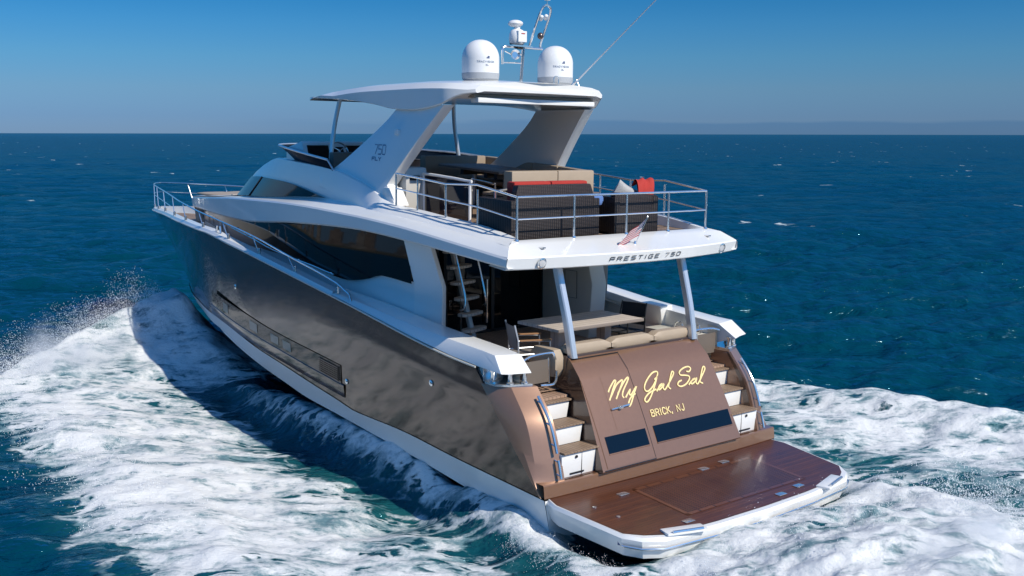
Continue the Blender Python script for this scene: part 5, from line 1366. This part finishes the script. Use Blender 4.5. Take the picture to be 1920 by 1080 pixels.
    t.nodes.remove(bs)
    dif = node(t, 'ShaderNodeBsdfDiffuse'); L(body.outputs[2], dif.inputs['Color']); L(bp.outputs[0], dif.inputs['Normal'])
    glo = node(t, 'ShaderNodeBsdfGlossy'); glo.inputs['Roughness'].default_value = .08; glo.inputs['Color'].default_value = (.45, .80, 1.0, 1); L(bp.outputs[0], glo.inputs['Normal'])
    fr = node(t, 'ShaderNodeFresnel'); fr.inputs['IOR'].default_value = 1.333; L(bp.outputs[0], fr.inputs['Normal'])
    wat = node(t, 'ShaderNodeMixShader'); L(math_('MINIMUM', math_('MULTIPLY', fr.outputs[0], .75), .34), wat.inputs[0]); L(dif.outputs[0], wat.inputs[1]); L(glo.outputs[0], wat.inputs[2])
    # foam
    fb = node(t, 'ShaderNodeBsdfPrincipled'); S(fb, rough=.85, spec=.25)
    f1 = noise(2.3, 8, .65, .5, rot.outputs[0]); f2 = noise(11, 6, .7, .3)
    fm = node(t, 'ShaderNodeMix', data_type='RGBA'); fm.inputs[6].default_value = (.13, .24, .27, 1); fm.inputs[7].default_value = (.74, .75, .74, 1)
    fa = math_('ADD', math_('MULTIPLY', over, .62), math_('MULTIPLY', math_('SUBTRACT', f1.outputs['Fac'], .5), 1.7))
    L(rng(math_('ADD', fa, math_('MULTIPLY', math_('SUBTRACT', f2.outputs['Fac'], .5), .7)), -.12, .46), fm.inputs[0]); L(fm.outputs[2], fb.inputs['Base Color'])
    fh = math_('ADD', math_('ADD', math_('MULTIPLY', f1.outputs['Fac'], .5), math_('MULTIPLY', f2.outputs['Fac'], .13)), math_('MULTIPLY', msk, .12))
    fp = node(t, 'ShaderNodeBump'); fp.inputs['Strength'].default_value = .7; fp.inputs['Distance'].default_value = .20; L(fh, fp.inputs['Height']); L(fp.outputs[0], fb.inputs['Normal'])
    mx = node(t, 'ShaderNodeMixShader'); L(msk, mx.inputs[0]); L(wat.outputs[0], mx.inputs[1]); L(fb.outputs[0], mx.inputs[2])
    out = [n for n in t.nodes if n.type == 'OUTPUT_MATERIAL'][0]; L(mx.outputs[0], out.inputs[0])
    return m
me.materials.append(sea_material())
sea = bpy.data.objects.new('sea', me); COL.objects.link(sea)
tag(sea, 'choppy deep blue sea with white wake', kind='structure')

# ---------------------------------------------------------------- thrown droplets
def sea_h(x, y):
    x = np.asarray(x, float); y = np.asarray(y, float)
    return wake(x, y)[0] + SEA_Z
rg = np.random.default_rng(77)
P = []; Q = []
def jets(n, bx, by_, vx, vy, vz, per=26, spread=.5, size=(.006, .02), tmax=.5):
    x = bx(n); y = by_(x, n); z = sea_h(x, y)
    v = np.stack([vx + spread * rg.normal(size=n), vy + spread * rg.normal(size=n), vz * (.25 + 1.1 * rg.random(n) ** 1.6)], 1)
    for k in range(per):
        tt = tmax * rg.random(n); j = rg.normal(size=(n, 3)) * (.03 + .22 * tt[:, None])
        p = np.stack([x, y, z], 1) + v * tt[:, None] + j; p[:, 2] -= 4.9 * tt ** 2
        P.append(p); Q.append(size[0] + (size[1] - size[0]) * rg.random(n) ** 3)
cl = lambda y: 15.1 - .085 * np.clip(np.abs(y) - 2, 0, 9) ** 2
yy_ = lambda lo, hi: (lambda n: lo + (hi - lo) * rg.random(n))
for sgn in (1, -1):
    ys_ = []
    bxf = lambda n: cl_(n)
    def cl_(n):
        ys_.append(2.1 + 4.6 * rg.random(n)); return cl(ys_[-1]) - .5 + .5 * rg.normal(size=n)
    jets(420 if sgn > 0 else 160, cl_, lambda x, n: sgn * ys_[-1], .8, 1.5 * sgn, 2.5, 110, .6, (.0025, .0085), .55)
jets(260, lambda n: 13 - 10 * rg.random(n), lambda x, n: 6.3 + .5 * rg.normal(size=n), .4, 1.0, 1.2, 40, .5, (.003, .009), .4)
jets(80, lambda n: -2.0 - 1.6 * rg.random(n), lambda x, n: 2.4 * (2 * rg.random(n) - 1), -.8, 0, 2.4, 90, .7, (.0025, .008), .5)
jets(150, lambda n: -2.4 - 4 * rg.random(n), lambda x, n: -2.3 - .45 * rg.random(n), -.8, -.3, 2.6, 90, .6, (.0025, .009), .55)
jets(60, lambda n: -1.75 - .6 * rg.random(n), lambda x, n: -2.2 + 3.0 * rg.random(n), -.7, 0, 2.2, 50, .4, (.002, .007), .5)
jets(90, lambda n: .4 - 2.2 * rg.random(n), lambda x, n: 2.75 + .12 * rg.normal(size=n), -.3, .5, 1.3, 70, .35, (.002, .006), .4)
jets(90, lambda n: -1.2 - 3 * rg.random(n), lambda x, n: -3.4 - 1.6 * rg.random(n), -.5, -.6, 1.7, 24, .5, (.005, .014), .45)
P = np.concatenate(P); Q = np.concatenate(Q)
hid = (P[:, 0] > -1.9) & (np.abs(P[:, 1]) < 2.5) & (P[:, 2] > -.45) & (P[:, 0] < 15)
P, Q = P[~hid], Q[~hid]
n = len(P)
oct_ = np.array([(1, 0, 0), (-1, 0, 0), (0, 1, 0), (0, -1, 0), (0, 0, 1.2), (0, 0, -1.2)], np.float32)
fo = np.array([(0, 2, 4), (2, 1, 4), (1, 3, 4), (3, 0, 4), (2, 0, 5), (1, 2, 5), (3, 1, 5), (0, 3, 5)], np.int32)
co = (P[:, None, :] + Q[:, None, None] * oct_[None]).reshape(-1, 3).astype(np.float32)
tri = (np.arange(n)[:, None, None] * 6 + fo[None]).reshape(-1, 3).astype(np.int32)
ms = bpy.data.meshes.new('spray')
ms.vertices.add(len(co)); ms.vertices.foreach_set('co', co.ravel()); ms.loops.add(tri.size); ms.loops.foreach_set('vertex_index', tri.ravel())
ms.polygons.add(len(tri)); ms.polygons.foreach_set('loop_start', np.arange(0, tri.size, 3, dtype=np.int32)); ms.polygons.foreach_set('use_smooth', np.ones(len(tri), bool)); ms.update(calc_edges=True)
msp, tsp, bsp = new_mat('spray_drops'); S(bsp, base=(.9, .92, .93), rough=.35, spec=.4)
ms.materials.append(msp)
spray = bpy.data.objects.new('spray', ms); COL.objects.link(spray)
tag(spray, 'white droplets thrown up along the bow wave and stern', kind='stuff')

# ---------------------------------------------------------------- drifting mist over the plume and the bow wave
def mist(name, lo, hi, dens, label, nscale, zf, xf):
    m = MB(); m.box(lo[0], hi[0], lo[1], hi[1], lo[2], hi[2])
    mt = bpy.data.materials.new(name); mt.use_nodes = True; t = mt.node_tree; t.nodes.clear()
    o_ = node(t, 'ShaderNodeOutputMaterial'); pv = node(t, 'ShaderNodeVolumePrincipled'); t.links.new(pv.outputs[0], o_.inputs['Volume'])
    pv.inputs['Color'].default_value = (.96, .97, .98, 1); pv.inputs['Anisotropy'].default_value = .2
    tcn = node(t, 'ShaderNodeTexCoord'); n = node(t, 'ShaderNodeTexNoise'); n.inputs['Scale'].default_value = nscale; n.inputs['Detail'].default_value = 4; n.inputs['Roughness'].default_value = .6
    t.links.new(tcn.outputs['Object'], n.inputs['Vector'])
    # fall-off: soft ellipsoid inside the box, denser low down
    c = [(a_ + b_) / 2 for a_, b_ in zip(lo, hi)]; h_ = [(b_ - a_) / 2 for a_, b_ in zip(lo, hi)]
    mp_ = node(t, 'ShaderNodeMapping'); mp_.vector_type = 'POINT'; mp_.inputs['Location'].default_value = (-c[0] / h_[0], -c[1] / h_[1], -lo[2] / (hi[2] - lo[2])); mp_.inputs['Scale'].default_value = (1 / h_[0], 1 / h_[1], 1 / (hi[2] - lo[2]))
    t.links.new(tcn.outputs['Object'], mp_.inputs[0])
    ln = node(t, 'ShaderNodeVectorMath', operation='LENGTH'); t.links.new(mp_.outputs[0], ln.inputs[0])
    f = node(t, 'ShaderNodeMapRange'); f.inputs[1].default_value = 1.0; f.inputs[2].default_value = .25; t.links.new(ln.outputs['Value'], f.inputs[0])
    a1 = node(t, 'ShaderNodeMath', operation='MULTIPLY_ADD'); a1.inputs[1].default_value = 1.0; t.links.new(f.outputs[0], a1.inputs[0])
    s_ = node(t, 'ShaderNodeMath', operation='MULTIPLY_ADD'); s_.inputs[1].default_value = 2.6; s_.inputs[2].default_value = -1.75; t.links.new(n.outputs['Fac'], s_.inputs[0]); t.links.new(s_.outputs[0], a1.inputs[2])
    mu = node(t, 'ShaderNodeMath', operation='MULTIPLY'); mu.inputs[1].default_value = dens; mu.use_clamp = False; t.links.new(a1.outputs[0], mu.inputs[0])
    mx_ = node(t, 'ShaderNodeMath', operation='MAXIMUM'); mx_.inputs[1].default_value = 0; t.links.new(mu.outputs[0], mx_.inputs[0])
    m2_ = node(t, 'ShaderNodeMath', operation='MULTIPLY'); t.links.new(mx_.outputs[0], m2_.inputs[0]); t.links.new(f.outputs[0], m2_.inputs[1])
    t.links.new(m2_.outputs[0], pv.inputs['Density'])
    o = m.build(name, mt, smooth=0); tag(o, label, kind='stuff'); return o
mist('stern_mist', (-9.5, -3.4, -.7), (-1.9, 3.2, .95), 10.0, 'white spray mist hanging over the churned water behind the platform', 1.1, 0, 0)
mist('bow_mist', (11.0, 1.6, -.7), (16.6, 7.6, 1.25), 3.5, 'fine spray mist over the bow wave', .9, 0, 0)

# ---------------------------------------------------------------- the city shore, off the port bow, seen only mirrored in the side windows
def tower_mat(name, base):
    m, t, bs = new_mat(name); S(bs, rough=.6)
    tcn = node(t, 'ShaderNodeTexCoord'); br = node(t, 'ShaderNodeTexBrick'); br.inputs['Scale'].default_value = .08; br.inputs['Color1'].default_value = (.04, .045, .05, 1); br.inputs['Color2'].default_value = tuple(base) + (1,); br.inputs['Mortar'].default_value = tuple(base) + (1,); br.inputs['Mortar Size'].default_value = .05; br.inputs['Bias'].default_value = .2
    sp = node(t, 'ShaderNodeSeparateXYZ'); cb_ = node(t, 'ShaderNodeCombineXYZ'); ad = node(t, 'ShaderNodeMath', operation='ADD'); t.links.new(tcn.outputs['Object'], sp.inputs[0]); t.links.new(sp.outputs[0], ad.inputs[0]); t.links.new(sp.outputs[1], ad.inputs[1]); t.links.new(ad.outputs[0], cb_.inputs[0]); t.links.new(sp.outputs[2], cb_.inputs[1]); t.links.new(cb_.outputs[0], br.inputs['Vector']); t.links.new(br.outputs['Color'], bs.inputs['Base Color']); return m
tms = [tower_mat('tower_cream', (.36, .32, .28)), tower_mat('tower_rose', (.29, .23, .19)), tower_mat('tower_grey', (.20, .21, .22))]
rr_ = random.Random(3)
sd_ = Vector((.785, .62, 0)).normalized(); sn_ = Vector((-sd_.y, sd_.x, 0))
m = MB(); p0_ = sd_ * 2500
m.hexa([p0_ - sn_ * 1500 + Vector((0, 0, -5)), p0_ + sn_ * 1500 + Vector((0, 0, -5)), p0_ + sn_ * 1500 + sd_ * 1500 + Vector((0, 0, -5)), p0_ - sn_ * 1500 + sd_ * 1500 + Vector((0, 0, -5))], [p0_ - sn_ * 1500 + Vector((0, 0, 3)), p0_ + sn_ * 1500 + Vector((0, 0, 3)), p0_ + sn_ * 1500 + sd_ * 1500 + Vector((0, 0, 9)), p0_ - sn_ * 1500 + sd_ * 1500 + Vector((0, 0, 9))])
sh = m.build('shore', simple('sand_and_trees', (.16, .15, .10), .9, amt=.5, scale=.01)); tag(sh, 'low sandy shore', kind='structure')
for i in range(40):
    a_ = -900 + 44 * i + rr_.uniform(-20, 20); w_, d_, h_ = rr_.uniform(18, 34), rr_.uniform(20, 36), rr_.choice([12, 18, 26, 38, 52, 66, 80]) * rr_.uniform(.7, 1.1)
    m = MB(); m.box(-d_ / 2, d_ / 2, -w_ / 2, w_ / 2, 0, h_); m.box(-d_ / 5, d_ / 5, -w_ / 4, w_ / 4, h_, h_ + 7); m.box(-d_ / 2 - 6, -d_ / 2 - .3, -w_ / 2 - 8, w_ / 2 + 8, 0, 9)
    o = m.build('high_rise_building', tms[i % 3], smooth=0); o.location = sd_ * (2600 + rr_.uniform(0, 300)) + sn_ * a_ + Vector((0, 0, 3)); o.rotation_euler = (0, 0, math.atan2(sd_.y, sd_.x))
    tag(o, 'distant high-rise tower on the shore, mirrored in the yacht side window', 'building', 'high-rise towers mirrored in the side window')
# ------------------------------------------------------------------ the boat leans half a degree
bpy.context.view_layer.update()
for o in BOAT:
    o.matrix_world = HEEL @ o.matrix_world
